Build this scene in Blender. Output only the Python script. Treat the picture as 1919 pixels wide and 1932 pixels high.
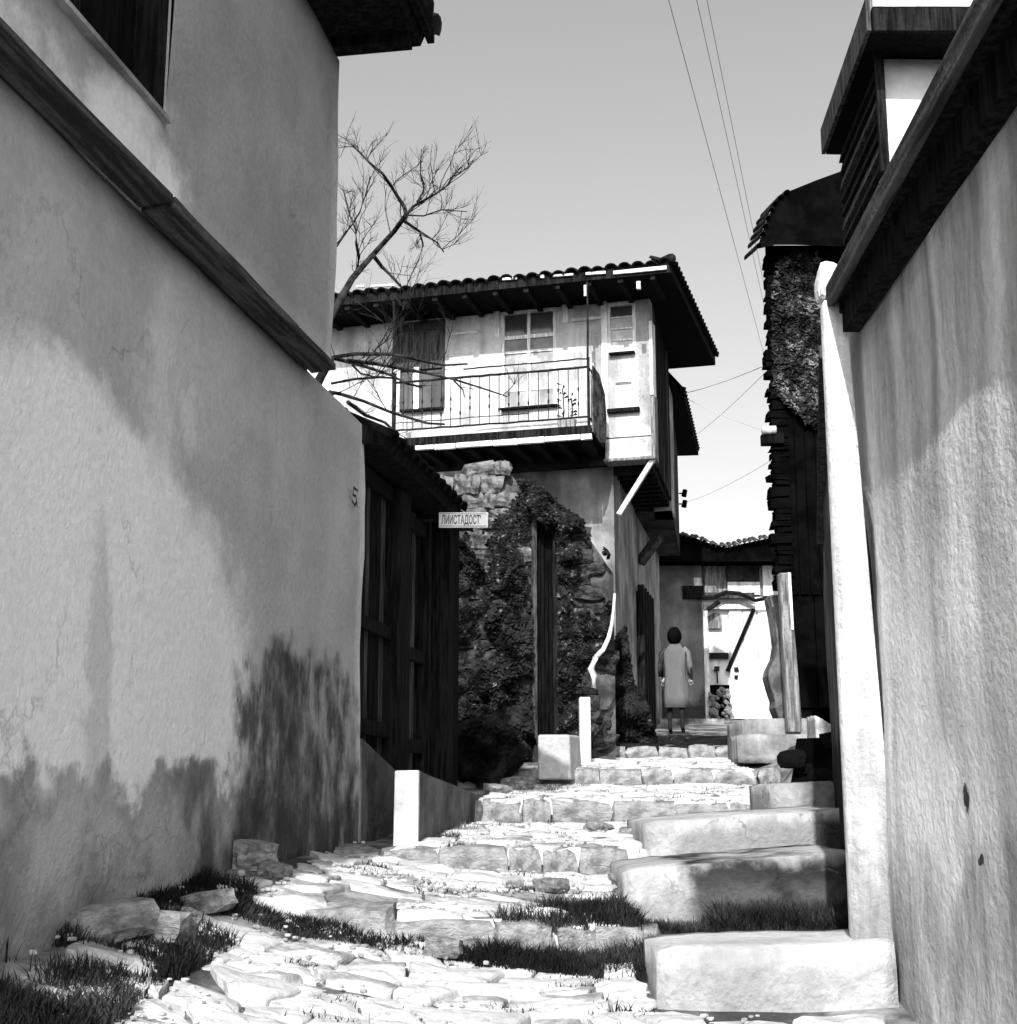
import bpy, math, random
from math import radians as R
from mathutils import Vector, noise
random.seed(7)
for o in list(bpy.data.objects): bpy.data.objects.remove(o)
S = bpy.context.scene
col = S.collection

# ---------------------------------------------------------------- camera, world, sun, exposure
PX, PY, F = 1919.0, 1932.0, 2640.0
PITCH = math.atan(534.0 / F)
SP, CP = math.sin(PITCH), math.cos(PITCH)
cam = bpy.data.cameras.new('camera')
cam.sensor_fit = 'HORIZONTAL'; cam.sensor_width = 36; cam.lens = F / PX * 36
cam.clip_start = 0.05; cam.clip_end = 2000
cobj = bpy.data.objects.new('camera', cam); col.objects.link(cobj)
cobj.location = (0, 0, 0); cobj.rotation_euler = (R(90) + PITCH, 0, 0)
S.camera = cobj
SUN_EL = 36.0
sdir = Vector((-0.17, -1.0, 0)).normalized() * math.cos(R(SUN_EL)); sdir.z = math.sin(R(SUN_EL))
wd = bpy.data.worlds.new('World'); S.world = wd; wd.use_nodes = True
nt = wd.node_tree; nt.nodes.clear()
sky = nt.nodes.new('ShaderNodeTexSky'); sky.sky_type = 'NISHITA'; sky.sun_disc = False
sky.sun_elevation = R(SUN_EL); sky.sun_rotation = math.atan2(sdir.x, sdir.y)
sky.dust_density = 3.5
bw = nt.nodes.new('ShaderNodeRGBToBW'); bg = nt.nodes.new('ShaderNodeBackground'); wo = nt.nodes.new('ShaderNodeOutputWorld')
nt.links.new(sky.outputs[0], bw.inputs[0]); nt.links.new(bw.outputs[0], bg.inputs[0]); nt.links.new(bg.outputs[0], wo.inputs[0])
bg.inputs[1].default_value = 0.14
sl = bpy.data.lights.new('sun', 'SUN'); sl.energy = 3.4; sl.angle = R(0.5); sl.color = (1, 1, 1)
so = bpy.data.objects.new('sun', sl); col.objects.link(so)
so.rotation_euler = (-sdir).to_track_quat('-Z', 'Y').to_euler(); so.location = (-10, -40, 30)
S.view_settings.view_transform = 'Standard'; S.view_settings.look = 'None'
S.view_settings.exposure = 1.0; S.view_settings.gamma = 1; S.view_settings.use_curve_mapping = False

# ---------------------------------------------------------------- picture measurements -> places
def ray(x, y):
    a = x - PX / 2; b = PY / 2 - y
    return Vector((a, F * CP - b * SP, F * SP + b * CP))
def at(x, y, Y):
    d = ray(x, y); return d * (Y / d.y)
def kz(y): d = ray(PX / 2, y); return d.z / d.y
class Frame:
    """vertical plane system: u along the wall, v into the building, z up"""
    def __init__(s, o, d):
        s.o = Vector((o[0], o[1])); s.u = Vector(d).normalized(); s.v = Vector((-s.u.y, s.u.x))
    def uz(s, x, y, v=0.0):
        d = ray(x, y); n = s.v; p = s.o + n * v
        t = (p.x * n.x + p.y * n.y) / (d.x * n.x + d.y * n.y); w = d * t
        return ((Vector((w.x, w.y)) - s.o).dot(s.u), w.z)
    def w(s, u, v, z): p = s.o + s.u * u + s.v * v; return Vector((p.x, p.y, z))
    def loc(s, p): q = Vector((p[0], p[1])) - s.o; return Vector((q.dot(s.u), q.dot(s.v), p[2]))
    def empty(s, name):
        e = bpy.data.objects.new(name, None); col.objects.link(e); e.empty_display_size = .2
        e.location = (s.o.x, s.o.y, 0); e.rotation_euler = (0, 0, math.atan2(s.u.y, s.u.x)); return e
WORLD = Frame((0, 0), (1, 0))
def empty(name, loc=(0, 0, 0), rz=0):
    e = bpy.data.objects.new(name, None); col.objects.link(e); e.location = loc; e.rotation_euler = (0, 0, rz); return e
def tag(o, label=None, cat=None, group=None, kind=None):
    if label: o['label'] = label
    if cat: o['category'] = cat
    if group: o['group'] = group
    if kind: o['kind'] = kind
    return o

# ---------------------------------------------------------------- materials (all neutral greys: a black and white place)
def mat(name, c1, c2=None, scale=2.0, stretch=(1, 1, 1), rough=0.92, bump=0.4, bscale=25, lo=.4, hi=.6, masks=(), fine=.25, streak=0, spec=.04, bdist=.02, crack=0, ck=.35):
    m = bpy.data.materials.new(name); m.use_nodes = True; t = m.node_tree; N = t.nodes; L = t.links
    b = N['Principled BSDF']; b.inputs['Roughness'].default_value = rough
    b.inputs['Specular IOR Level'].default_value = spec
    c2 = c1 if c2 is None else c2
    tc = N.new('ShaderNodeTexCoord')
    def nz(sc, det=6, st=None, w=0):
        mp = N.new('ShaderNodeMapping'); L.new(tc.outputs['Object'], mp.inputs[0])
        mp.inputs['Location'].default_value = (w, w * 1.7, w * .6)
        if st: mp.inputs['Scale'].default_value = st
        n = N.new('ShaderNodeTexNoise'); n.inputs['Scale'].default_value = sc; n.inputs['Detail'].default_value = det; n.inputs['Roughness'].default_value = .62
        L.new(mp.outputs[0], n.inputs[0]); return n
    def math_(op, a, bb, clamp=False):
        q = N.new('ShaderNodeMath'); q.operation = op; q.use_clamp = clamp
        for i, x in enumerate((a, bb)):
            if isinstance(x, (int, float)): q.inputs[i].default_value = x
            else: L.new(x, q.inputs[i])
        return q.outputs[0]
    def ramp(x, a, bb):
        q = N.new('ShaderNodeMapRange'); q.interpolation_type = 'SMOOTHSTEP'
        q.inputs['From Min'].default_value = a; q.inputs['From Max'].default_value = bb; L.new(x, q.inputs['Value']); return q.outputs[0]
    def lerp(f, a, bb):
        q = N.new('ShaderNodeMix'); q.data_type = 'FLOAT'
        L.new(f, q.inputs[0])
        for i, x in ((2, a), (3, bb)):
            if isinstance(x, (int, float)): q.inputs[i].default_value = x
            else: L.new(x, q.inputs[i])
        return q.outputs[0]
    v = lerp(ramp(nz(scale, 8, stretch).outputs[0], lo, hi), c1, c2)
    if masks:
        nn = nz(2.2, 8, None, 3.1); sp = N.new('ShaderNodeSeparateColor'); L.new(nn.outputs['Color'], sp.inputs[0])
        so_ = N.new('ShaderNodeSeparateXYZ'); L.new(tc.outputs['Object'], so_.inputs[0])
        for mk in masks:
            ax = []
            for i in range(3):
                d = math_('MULTIPLY', math_('SUBTRACT', sp.outputs[i], .5), mk.get('amp', .5) * 2)
                ax.append(math_('ADD', so_.outputs[i], d))
            if mk['t'] == 'box':
                f = None; s = mk.get('soft', .08)
                for i, rg in mk['r'].items():
                    if rg[0] is not None:
                        q = ramp(ax[i], rg[0] - s, rg[0] + s); f = q if f is None else math_('MULTIPLY', f, q)
                    if rg[1] is not None:
                        q = math_('SUBTRACT', 1.0, ramp(ax[i], rg[1] - s, rg[1] + s)); f = q if f is None else math_('MULTIPLY', f, q)
            else:
                acc = None
                for i, (c, r) in mk['r'].items():
                    q = math_('DIVIDE', math_('SUBTRACT', ax[i], c), r); q = math_('MULTIPLY', q, q)
                    acc = q if acc is None else math_('ADD', acc, q)
                f = math_('SUBTRACT', 1.0, ramp(acc, mk.get('i', .3), 1.3))
            if mk.get('brk', 0):
                g = ramp(nz(mk.get('bs', 6), 8, mk.get('st'), 9.0).outputs[0], .5 - mk['brk'] * .15, .5 + mk['brk'] * .1)
                f = math_('MULTIPLY', f, g)
            f = math_('MULTIPLY', f, mk.get('k', 1.0))
            v = lerp(f, v, mk['c'])
    if streak:
        g = ramp(nz(streak, 6, (1, 1, .1), 5).outputs[0], .42, .62); v = lerp(g, v, math_('MULTIPLY', v, .62))
    if crack:
        ns = nz(2.5, 5, None, 7.7); av = N.new('ShaderNodeVectorMath'); av.operation = 'MULTIPLY_ADD'; L.new(ns.outputs['Color'], av.inputs[0]); av.inputs[1].default_value = (.55, .55, .55); L.new(tc.outputs['Object'], av.inputs[2])
        vo_ = N.new('ShaderNodeTexVoronoi'); vo_.feature = 'DISTANCE_TO_EDGE'; vo_.inputs['Scale'].default_value = crack; L.new(av.outputs[0], vo_.inputs['Vector'])
        cf = math_('SUBTRACT', 1.0, ramp(vo_.outputs['Distance'], .0, .012 * crack)); cf = math_('MULTIPLY', cf, ramp(nz(1.3, 6, None, 12).outputs[0], .48, .62)); v = lerp(math_('MULTIPLY', cf, .75), v, math_('MULTIPLY', v, ck))
    if fine:
        g = nz(bscale * .8, 5, None, 1.0).outputs[0]
        v = math_('MULTIPLY', v, math_('ADD', math_('MULTIPLY', g, fine * 2), 1 - fine))
    cc = N.new('ShaderNodeCombineColor')
    for i in range(3): L.new(v, cc.inputs[i])
    L.new(cc.outputs[0], b.inputs['Base Color'])
    if bump:
        bp = N.new('ShaderNodeBump'); bp.inputs['Strength'].default_value = bump; bp.inputs['Distance'].default_value = bdist
        h = math_('ADD', nz(bscale, 6, None, 2).outputs[0], math_('MULTIPLY', nz(bscale * .22, 4, None, 4).outputs[0], 1.1))
        L.new(h, bp.inputs['Height']); L.new(bp.outputs[0], b.inputs['Normal'])
    return m

# ---------------------------------------------------------------- mesh builder
class MB:
    def __init__(s): s.v = []; s.f = []
    def add(s, vs, fs): n = len(s.v); s.v += [tuple(p) for p in vs]; s.f += [tuple(i + n for i in f) for f in fs]; return s
    def box(s, a0, a1, b0, b1, c0, c1, j=0):
        vs = [(x + random.uniform(-j, j), y + random.uniform(-j, j), z + random.uniform(-j, j)) for x in (a0, a1) for y in (b0, b1) for z in (c0, c1)]
        return s.add(vs, [(0, 1, 3, 2), (4, 6, 7, 5), (0, 4, 5, 1), (2, 3, 7, 6), (0, 2, 6, 4), (1, 5, 7, 3)])
    def hexa(s, p):     # 8 points: bottom loop 4, top loop 4
        return s.add(p, [(3, 2, 1, 0), (4, 5, 6, 7), (0, 1, 5, 4), (1, 2, 6, 5), (2, 3, 7, 6), (3, 0, 4, 7)])
    def prism(s, poly, off):       # planar polygon extruded by a vector
        n = len(poly); a = [Vector(p) for p in poly]; b = [p + Vector(off) for p in a]
        fs = [tuple(range(n)), tuple(range(2 * n - 1, n - 1, -1))] + [(i, n + i, n + (i + 1) % n, (i + 1) % n) for i in range(n)]
        return s.add(a + b, fs)
    def tube(s, pts, r, n=6, r2=None):
        pts = [Vector(p) for p in pts]; r2 = r if r2 is None else r2; k = len(pts); base = len(s.v)
        up = Vector((.13, .07, 1)).normalized()
        for i, p in enumerate(pts):
            d = (pts[min(i + 1, k - 1)] - pts[max(i - 1, 0)]); d = d.normalized() if d.length > 1e-9 else Vector((0, 0, 1))
            a = d.cross(up); a = a.normalized() if a.length > 1e-3 else d.orthogonal().normalized(); b = d.cross(a)
            rr = r + (r2 - r) * i / (k - 1)
            for q in range(n):
                th = 2 * math.pi * q / n; s.v.append(tuple(p + a * math.cos(th) * rr + b * math.sin(th) * rr))
        for i in range(k - 1):
            for q in range(n):
                s.f.append((base + i * n + q, base + i * n + (q + 1) % n, base + (i + 1) * n + (q + 1) % n, base + (i + 1) * n + q))
        s.f.append(tuple(base + q for q in range(n))[::-1]); s.f.append(tuple(base + (k - 1) * n + q for q in range(n)))
        return s
    def mesh(s, name, m, smooth=False):
        me = bpy.data.meshes.new(name); me.from_pydata(s.v, [], s.f); me.materials.append(m)
        if smooth: me.polygons.foreach_set('use_smooth', [True] * len(me.polygons))
        me.update(); return me
    def build(s, name, m, parent=None, smooth=False, bevel=0, loc=None):
        o = bpy.data.objects.new(name, s.mesh(name, m, smooth)); col.objects.link(o)
        if parent: o.parent = parent
        if loc: o.location = loc
        if bevel:
            b = o.modifiers.new('b', 'BEVEL'); b.width = bevel; b.segments = 2; b.limit_method = 'ANGLE'
        return o
def inst(name, me, parent, loc, rot=(0, 0, 0), sc=(1, 1, 1)):
    o = bpy.data.objects.new(name, me); col.objects.link(o); o.parent = parent
    o.location = loc; o.rotation_euler = rot; o.scale = sc; return o
def sheet(u0, u1, z0, z1, v, thick, step=.12, amp=.012, holes=(), fr=1.1, seed=0, cham=.0):
    """plastered wall: displaced front grid at v, skirts back to v+thick, holes (u0,u1,z0,z1,depth) with reveals"""
    def cuts(a, b, ex):
        n = max(1, int(round((b - a) / step))); c = {round(a + (b - a) * i / n, 4) for i in range(n + 1)}
        c = [x for x in c if all(abs(x - e) > step * .3 for e in ex) or x in (round(a, 4), round(b, 4))]
        return sorted(set(c) | {round(e, 4) for e in ex if a < e < b})
    us = cuts(u0, u1, [h[0] for h in holes] + [h[1] for h in holes]); zs = cuts(z0, z1, [h[2] for h in holes] + [h[3] for h in holes])
    m = MB(); nu, nz_ = len(us), len(zs)
    for z in zs:
        for u in us:
            d = amp * (noise.noise(Vector((u * fr + seed, z * fr, seed * 3.3))) * 2 + noise.noise(Vector((u * 4 * fr, z * 4 * fr + seed, 1))) * .6)
            e = cham if (u in (us[0], us[-1])) else 0
            m.v.append((u, v + d + e, z))
    def inh(u, z): return any(h[0] - 1e-3 < u < h[1] + 1e-3 and h[2] - 1e-3 < z < h[3] + 1e-3 for h in holes)
    for j in range(nz_ - 1):
        for i in range(nu - 1):
            if inh((us[i] + us[i + 1]) / 2, (zs[j] + zs[j + 1]) / 2): continue
            m.f.append((j * nu + i, j * nu + i + 1, (j + 1) * nu + i + 1, (j + 1) * nu + i))
    def strip(idx):
        n = len(m.v)
        for k in idx: x = m.v[k]; m.v.append((x[0], v + thick, x[2]))
        for k in range(len(idx) - 1): m.f.append((idx[k], idx[k + 1], n + k + 1, n + k))
    strip([j * nu for j in range(nz_)]); strip([j * nu + nu - 1 for j in range(nz_)])
    strip([i for i in range(nu)]); strip([(nz_ - 1) * nu + i for i in range(nu)])
    m.add([(u0, v + thick, z0), (u1, v + thick, z0), (u1, v + thick, z1), (u0, v + thick, z1)], [(3, 2, 1, 0)])
    for h in holes:
        a, b, c, d, dp = h
        f0 = v - amp * 2.2
        m.add([(a, f0 + amp * 2.2, c), (b, f0 + amp * 2.2, c), (b, f0 + amp * 2.2, d), (a, f0 + amp * 2.2, d), (a, v + dp, c), (b, v + dp, c), (b, v + dp, d), (a, v + dp, d)],
              [(0, 1, 5, 4), (1, 2, 6, 5), (2, 3, 7, 6), (3, 0, 4, 7), (4, 5, 6, 7)])
    return m
# rounded rubble stones, 16 shapes
def rub_mesh(seed, m, n=3, amp=.16, pw=4.0):
    rnd = random.Random(seed); mb = MB(); idx = {}
    def V(p):
        k = tuple(round(c, 5) for c in p)
        if k not in idx:
            v = Vector(p); l = (abs(v.x) ** pw + abs(v.y) ** pw + abs(v.z) ** pw) ** (1 / pw); v = v / l
            v *= 1 + amp * noise.noise(v * 1.3 + Vector((seed * 5.1, seed, 0))) + amp * .5 * noise.noise(v * 3 + Vector((seed, 7, seed)))
            idx[k] = len(mb.v); mb.v.append(tuple(v * .5))
        return idx[k]
    for ax in range(3):
        for sg in (-1, 1):
            for i in range(n):
                for j in range(n):
                    q = []
                    for (a, b) in ((i, j), (i + 1, j), (i + 1, j + 1), (i, j + 1)):
                        p = [0, 0, 0]; p[ax] = sg; p[(ax + 1) % 3] = -1 + 2 * a / n; p[(ax + 2) % 3] = -1 + 2 * b / n; q.append(V(p))
                    mb.f.append(tuple(q if sg > 0 else q[::-1]))
    me = mb.mesh('rubble_stone', m, smooth=False); return me

M = {}
M['dark_wood'] = mat('dark_wood', .005, .018, 6, (6, 6, .5), bump=.5, bscale=30, streak=14)
M['beam_wood'] = mat('beam_wood', .03, .085, 5, (.35, 5, 5), bump=.6, bscale=34, fine=.4, crack=1.5)
M['mid_wood'] = mat('mid_wood', .03, .09, 6, (6, 6, .5), bump=.5, bscale=30, streak=14)
M['grey_wood'] = mat('grey_wood', .1, .26, 7, (6, 6, .5), bump=.6, bscale=30, streak=16)
M['pale_wood'] = mat('pale_wood', .45, .75, 7, (6, 6, .5), bump=.5, bscale=30)
M['black_wood'] = mat('black_wood', .002, .006, 6, (6, 6, .5), bump=.3, bscale=30, spec=.05)
M['tile'] = mat('roof_tile_clay', .015, .06, 9, bump=.6, bscale=30, lo=.3, hi=.7)
M['tile_dark'] = mat('roof_tile_black', .005, .02, 9, bump=.6, bscale=30)
M['stone'] = mat('pale_stone', .4, .64, 2.6, lo=.3, hi=.65, bump=.7, bscale=22, fine=.35, bdist=.015,
                 masks=[dict(t='box', r={2: (-9, 9)}, c=.12, brk=1, bs=2.6, k=.6, amp=0)], crack=2.4)
M['stone2'] = mat('grey_stone', .22, .5, 3, lo=.35, hi=.65, bump=.9, bscale=18, fine=.4)
M['riser'] = mat('riser_stone', .12, .36, 3.3, lo=.3, hi=.7, bump=.9, bscale=18, fine=.45)
M['wallstone'] = mat('wall_stone', .05, .2, 2.5, lo=.35, hi=.62, bump=.9, bscale=20, fine=.4)
M['shade_wall_stone'] = mat('shade_wall_stone', .012, .075, 3.5, lo=.35, hi=.65, bump=1, bscale=20, fine=.45)  # darker copy of the wall stone: shade on the lower wall painted in
M['mortar'] = mat('mortar', .03, .09, 4, bump=.8, bscale=20)
M['earth'] = mat('earth', .05, .27, 1.9, bump=.9, bscale=18, fine=.5, lo=.4, hi=.62, crack=3)
M['far_earth'] = M['earth']
M['grass'] = mat('grass', .012, .045, 2.0, bump=0, fine=0)
M['grass2'] = mat('dry_grass', .07, .18, 2.0, bump=0, fine=0)
M['leaf'] = mat('ivy_leaf', .004, .03, 5, bump=0, fine=0, lo=.35, hi=.7, rough=.9, spec=.02)  # near-black leaf: shade on the ivy wall put into its colour
M['leaf_lit'] = mat('sunlit_leaf', .02, .2, 5, bump=0, fine=0, lo=.45, hi=.7, rough=.5)  # paler leaf copy: sun on scattered leaves put into the colour
M['iron'] = mat('iron', .008, .02, 8, bump=.2, rough=.7)
M['black'] = mat('interior_black', .0015, .0035, 3, bump=0, spec=0)
M['glass'] = mat('window_glass', .03, .06, 2, bump=0, rough=.12, spec=.5)
M['glass_pale'] = mat('curtained_glass', .2, .36, 4, bump=0, rough=.2, spec=.5)
M['white'] = mat('white_paint', .55, .72, 4, bump=.4, bscale=20, fine=.2, streak=9)
M['bark'] = mat('bark', .01, .035, 10, bump=.6, bscale=40)
M['concrete'] = mat('concrete', .12, .36, 1.7, lo=.3, hi=.65, bump=.7, bscale=26, fine=.35, streak=3)
M['facade'] = mat('facade_plaster', .5, .66, 1.4, bump=.6, bscale=24, fine=.2, crack=1.5, streak=3)
M['grey_plaster'] = mat('grey_plaster', .22, .4, 1.5, bump=.6, bscale=16, streak=4, fine=.2)
M['dark_plaster'] = mat('dark_plaster', .02, .05, 1.5, bump=.6, bscale=16, streak=4)
M['wire'] = mat('wire', .4, .45, 2, bump=0)
random.seed(11)

# ================================================================= GROUND
ZO = [(-60, 6.0, -4.0, -.64), (6.0, 8.0, -.527, -.433), (8.0, 10.3, -.284, -.19), (10.3, 13.0, -.039, .091), (13.0, 15.5, .237, .398), (15.5, 22, .538, .92), (22, 31, .92, 1.66), (31, 70, 1.66, 4.6), (70, 1000, 4.6, 4.7)]
def Sz(Y):
    for i, (a, b, z0, z1) in enumerate(ZO):
        if Y < b or i == len(ZO) - 1:
            if i == 0: return -.64 - .1 * (6 - max(Y, -10))
            return z0 + (z1 - z0) * (Y - a) / (b - a)
def sm(a, b, x): t = max(0, min(1, (x - a) / (b - a))); return t * t * (3 - 2 * t)
def wallX(Y): return -2.37 + .1708 * Y
def G(X, Y, lip=0.0):
    z = Sz(Y - lip)
    if Y < 8.2:
        d = X - wallX(Y); t = 1 - max(0, min(1, (d - .02) / 1.5)); t = t * t * .6 + t * .4; tgt = -.5 + .2 * sm(4.2, 7, Y)
        z = max(z, z * (1 - t) + tgt * t)
    if X > .5 and 5.7 < Y < 7.1: z = z + (-.6 - z) * sm(.5, .62, X) * sm(5.7, 5.8, Y)
    if X > 2.4 and 10.3 < Y < 15.5: z = z + (max(z, .5) - z) * sm(2.4, 2.8, X) * sm(11.5, 12.6, Y)
    return z
def rng(a, b, s): n = int(round((b - a) / s)); return [a + (b - a) * i / n for i in range(n + 1)]
xs = [-900, -300, -100, -40, -15, -8] + rng(-4.4, 5, .1) + [6.5, 9, 15, 40, 100, 300, 900]
ys = [-300, -60, -20, -5, -2] + rng(0, 16.4, .08) + rng(16.6, 32, .4) + [36, 45, 60, 90, 200, 900]
g = MB()
for Y in ys:
    for X in xs:
        z = G(X, Y, .12) - .018 + .03 * noise.noise(Vector((X * 2.2, Y * 2.2, 0))) * (1 if abs(X) < 6 else 0)
        g.v.append((X, Y, z))
n = len(xs)
g.f = [(j * n + i, j * n + i + 1, (j + 1) * n + i + 1, (j + 1) * n + i) for j in range(len(ys) - 1) for i in range(n - 1)]
tag(g.build('ground', M['earth'], smooth=True), kind='structure', label='trodden earth under the stone paving of the stepped lane')

# ---------------------------------------------------------------- paving stones, tread by tread
def tab(t, Y):
    if Y <= t[0][0]: return t[0][1]
    for (a, x), (b, y) in zip(t, t[1:]):
        if Y <= b: return x + (y - x) * (Y - a) / (b - a)
    return t[-1][1]
LB = [(0, -2.2), (3, -1.72), (4.4, -1.48), (6, -1.2), (8.0, -.93), (8.05, -.6), (10.2, -.22), (10.3, -.2), (11, -.12), (13, .05), (13.05, .3), (15.5, .85), (17, 1.3), (22, 2.05), (30, 3.2)]
RB = [(0, 1.2), (4.9, 1.3), (5.1, .52), (6.1, .48), (6.95, .52), (7.05, .55), (7.95, .6), (8.05, .75), (9.25, .8), (9.35, 1.75), (10.3, 1.95), (12.5, 2.35), (13.3, 2.2), (13.7, 2.15), (15.5, 3.1), (17, 3.6), (22, 4.6), (30, 6.2)]
STM = [M['stone'], M['stone'], mat('bleached_stone', .5, .7, 3.4, lo=.3, hi=.6, bump=.8, bscale=16, fine=.3, masks=[dict(t='box', r={2: (-9, 9)}, c=.12, brk=1, bs=4.1, k=.55, amp=0)], crack=3), mat('stained_stone', .18, .5, 4.2, lo=.36, hi=.6, bump=.9, bscale=14, fine=.4)]
M['shade_stone'] = mat('shade_paving', .004, .014, 3, bump=.8, bscale=16)  # house shade on the upper lane, painted as near-black stone
def slab_stone(cs, ya, yb, sc, m, parent, name='paving_stone', th=.1):
    cx = sum(c[0] for c in cs) / 4; cy = sum(c[1] for c in cs) / 4; ctr = Vector((cx, cy)); out = []
    gp = random.uniform(.003, .011) * sc; w = abs(cs[1][0] - cs[0][0]); dd_ = abs(cs[3][1] - cs[0][1])
    cs = [Vector(c) + (ctr - Vector(c)).normalized() * gp for c in cs]
    for i in range(4):
        a, b, c = cs[i], cs[(i + 1) % 4], cs[i - 1]; t = random.uniform(.03, .13)
        out.append(a.lerp(c, t)); out.append(a.lerp(b, random.uniform(.03, .13)))
        nrm = Vector((a.y - b.y, b.x - a.x)).normalized()
        for q in (.36, .66): out.append(a.lerp(b, q + random.uniform(-.08, .08)) + nrm * random.uniform(-.002, .016) * sc)
    k = len(out); dz = random.uniform(-.016, .012); tx, ty = random.uniform(-.05, .05), random.uniform(-.04, .05)
    def Z(p, e=0): q = p - ctr; return G(p.x, max(ya + .012, min(yb - .012, p.y))) + tx * q.x + ty * q.y + dz + e
    mb = MB(); loc = Vector((cx, cy, Z(ctr)))
    for s_, e in ((1.0, -th), (1.0, -.009), (.965, -.001), (.62, .002)):
        for p in out:
            q = ctr + (p - ctr) * s_; ee = e + (.02 * noise.noise(Vector((q.x * 7, q.y * 7, 3))) if e > -.05 else 0)
            mb.v.append(tuple(Vector((q.x, q.y, Z(q, ee))) - loc))
    mb.v.append((0, 0, .003 + random.uniform(-.006, .006)))
    for r in range(3):
        for i in range(k): mb.f.append((r * k + i, r * k + (i + 1) % k, (r + 1) * k + (i + 1) % k, (r + 1) * k + i))
    for i in range(k): mb.f.append((3 * k + i, 3 * k + (i + 1) % k, 4 * k))
    o = mb.build(name, m, parent); o.location = loc; return o
def face_stone(x0, x1, y, z0, z1, parent, m, name='riser_stone', dep=.2):
    me = RUB[random.randrange(16)]
    me2 = RISE[random.randrange(16)]
    return inst(name, me2, parent, ((x0 + x1) / 2, y + dep / 2 + random.uniform(-.03, .02), (z0 + z1) / 2 + random.uniform(-.01, .008)), (random.uniform(-.06, .06), random.uniform(-.05, .05), random.uniform(-.08, .08)),
                ((x1 - x0) * 1.03, dep, (z1 - z0) * random.uniform(.95, 1.05)))
RUB = [rub_mesh(i, M['wallstone'], pw=5, amp=.42) for i in range(16)]
RUBD = [rub_mesh(i + 40, M['shade_wall_stone'], pw=5, amp=.42) for i in range(16)]
RISE = [rub_mesh(i + 20, M['riser'], pw=9, amp=.22) for i in range(16)]
zones = [(3.2, 6.0, .72, 'sloping foot of the lane paved with irregular stones'), (6.0, 8.0, .85, 'first paved step of the lane below the low parapet'), (8.0, 10.3, .85, 'second paved step beside the parapet and concrete steps'),
         (10.3, 13.0, .95, 'third paved step in front of the pale block'), (13.0, 15.5, 1.0, 'fourth paved step at the white post'), (15.5, 21.0, 1.25, 'upper paving where the lane bears right')]
for zi, (ya, yb, sc, lab) in enumerate(zones):
    st = empty('stone_step', (0, 0, 0)); tag(st, lab, kind='structure')
    rowsy = [ya]; y = ya
    while y < yb - .08:
        d = random.uniform(.14, .34) * sc
        if y + d > yb - .13: d = yb - y
        y += d; rowsy.append(y)
    def wob(k, x): return 0 if k == 0 or k == len(rowsy) - 1 else .05 * noise.noise(Vector((x * 1.7, rowsy[k] * 3, zi)))
    for k in range(len(rowsy) - 1):
        y0, y1 = rowsy[k], rowsy[k + 1]; x = tab(LB, (y0 + y1) / 2) + random.uniform(-.1, .05); xr = tab(RB, (y0 + y1) / 2); sl = random.uniform(-.05, .05)
        while x < xr - .07:
            w = random.uniform(.16, .52) * sc
            if x + w > xr - .12: w = xr - x
            s2 = random.uniform(-.06, .06)
            bank = (y0 < 6 and x < wallX(y0) + .45)
            if random.random() > (.25 if bank else .05):
                cs = [(x - sl, y0 + wob(k, x)), (x + w - s2, y0 + wob(k, x + w)), (x + w + s2, y1 + wob(k + 1, x + w)), (x + sl, y1 + wob(k + 1, x))]
                slab_stone(cs, ya, yb, sc, random.choice(STM) if zi < 5 else M['shade_stone'], st)
            x += w; sl = s2
    if zi:
        zb = Sz(ya - .01); zt = G(1, ya + .01); x = tab(LB, ya - .02) - (.25 if zi == 1 else .05); xr = {1: .9, 2: .66, 3: 1.95, 4: 2.5, 5: 3.1}[zi]
        x = {1: wallX(6) + .5, 2: -.98, 3: -.19, 4: .0, 5: .8}[zi]
        while x < xr - .05:
            w = random.uniform(.16, .46)
            if x + w > xr - .1: w = xr - x
            face_stone(x, x + w, ya - .02, zb - .09, G(x + w / 2, ya + .02) + .0, st, None, dep=.22); x += w
# a few loose and tipped stones
LSL = ['largest loose stone heaped against the left wall near the dark stain', 'second stone of the heap against the left wall, right beside the largest', 'small stone at the right end of the heap under the dark wall stain', 'small stone lying alone against the left wall left of the heap',
 'broad flat stone at the edge of the weeds low on the left', 'flat stone just right of the broad one by the left weeds', 'stone on the first riser above the middle gap', 'stone lying on the tread at the foot of the second riser', 'stone wedged beside the left end of the grey concrete step',
 'largest stone in the dark corner below the pale block', 'stone nearest the pale block on its left', 'middle stone of those below the pale block', 'lowest stone below the pale block beside the parapet end', 'small stone on the third tread left of the concrete step', 'small stone just above the left corner of the grey concrete step',
 'flat stone between the left weeds and the heap', 'tiny stone close to the lit parapet end face']
for (px, py, Y, s) in [(440, 1615, 6.7, .34), (480, 1625, 6.6, .2), (520, 1640, 6.5, .14), (260, 1625, 5.6, .1), (210, 1700, 5.1, .3), (300, 1720, 5.2, .26), (840, 1760, 5.8, .18), (1040, 1640, 7.2, .16), (1170, 1590, 7.6, .13), (975, 1470, 12.6, .25), (1000, 1440, 12.9, .2),
                       (985, 1480, 12, .2), (940, 1495, 11.4, .2), (1130, 1545, 9.4, .16), (1190, 1570, 9.0, .14), (390, 1700, 5.7, .2), (700, 1480, 9.0, .1)]:
    p = at(px, py, Y); o = inst('loose_stone', RISE[random.randrange(16)], None, (p.x, p.y, G(p.x, p.y) + s * .12), (random.uniform(-.2, .2), random.uniform(-.2, .2), random.uniform(0, 3)), (s, s * .8, s * .45))
    tag(o, LSL.pop(0), 'stone', 'loose stones along the lane')
pb = MB(); pr_ = random.Random(41); src = [rub_mesh(90 + i, M['stone'], n=2, amp=.4) for i in range(4)]
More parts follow.
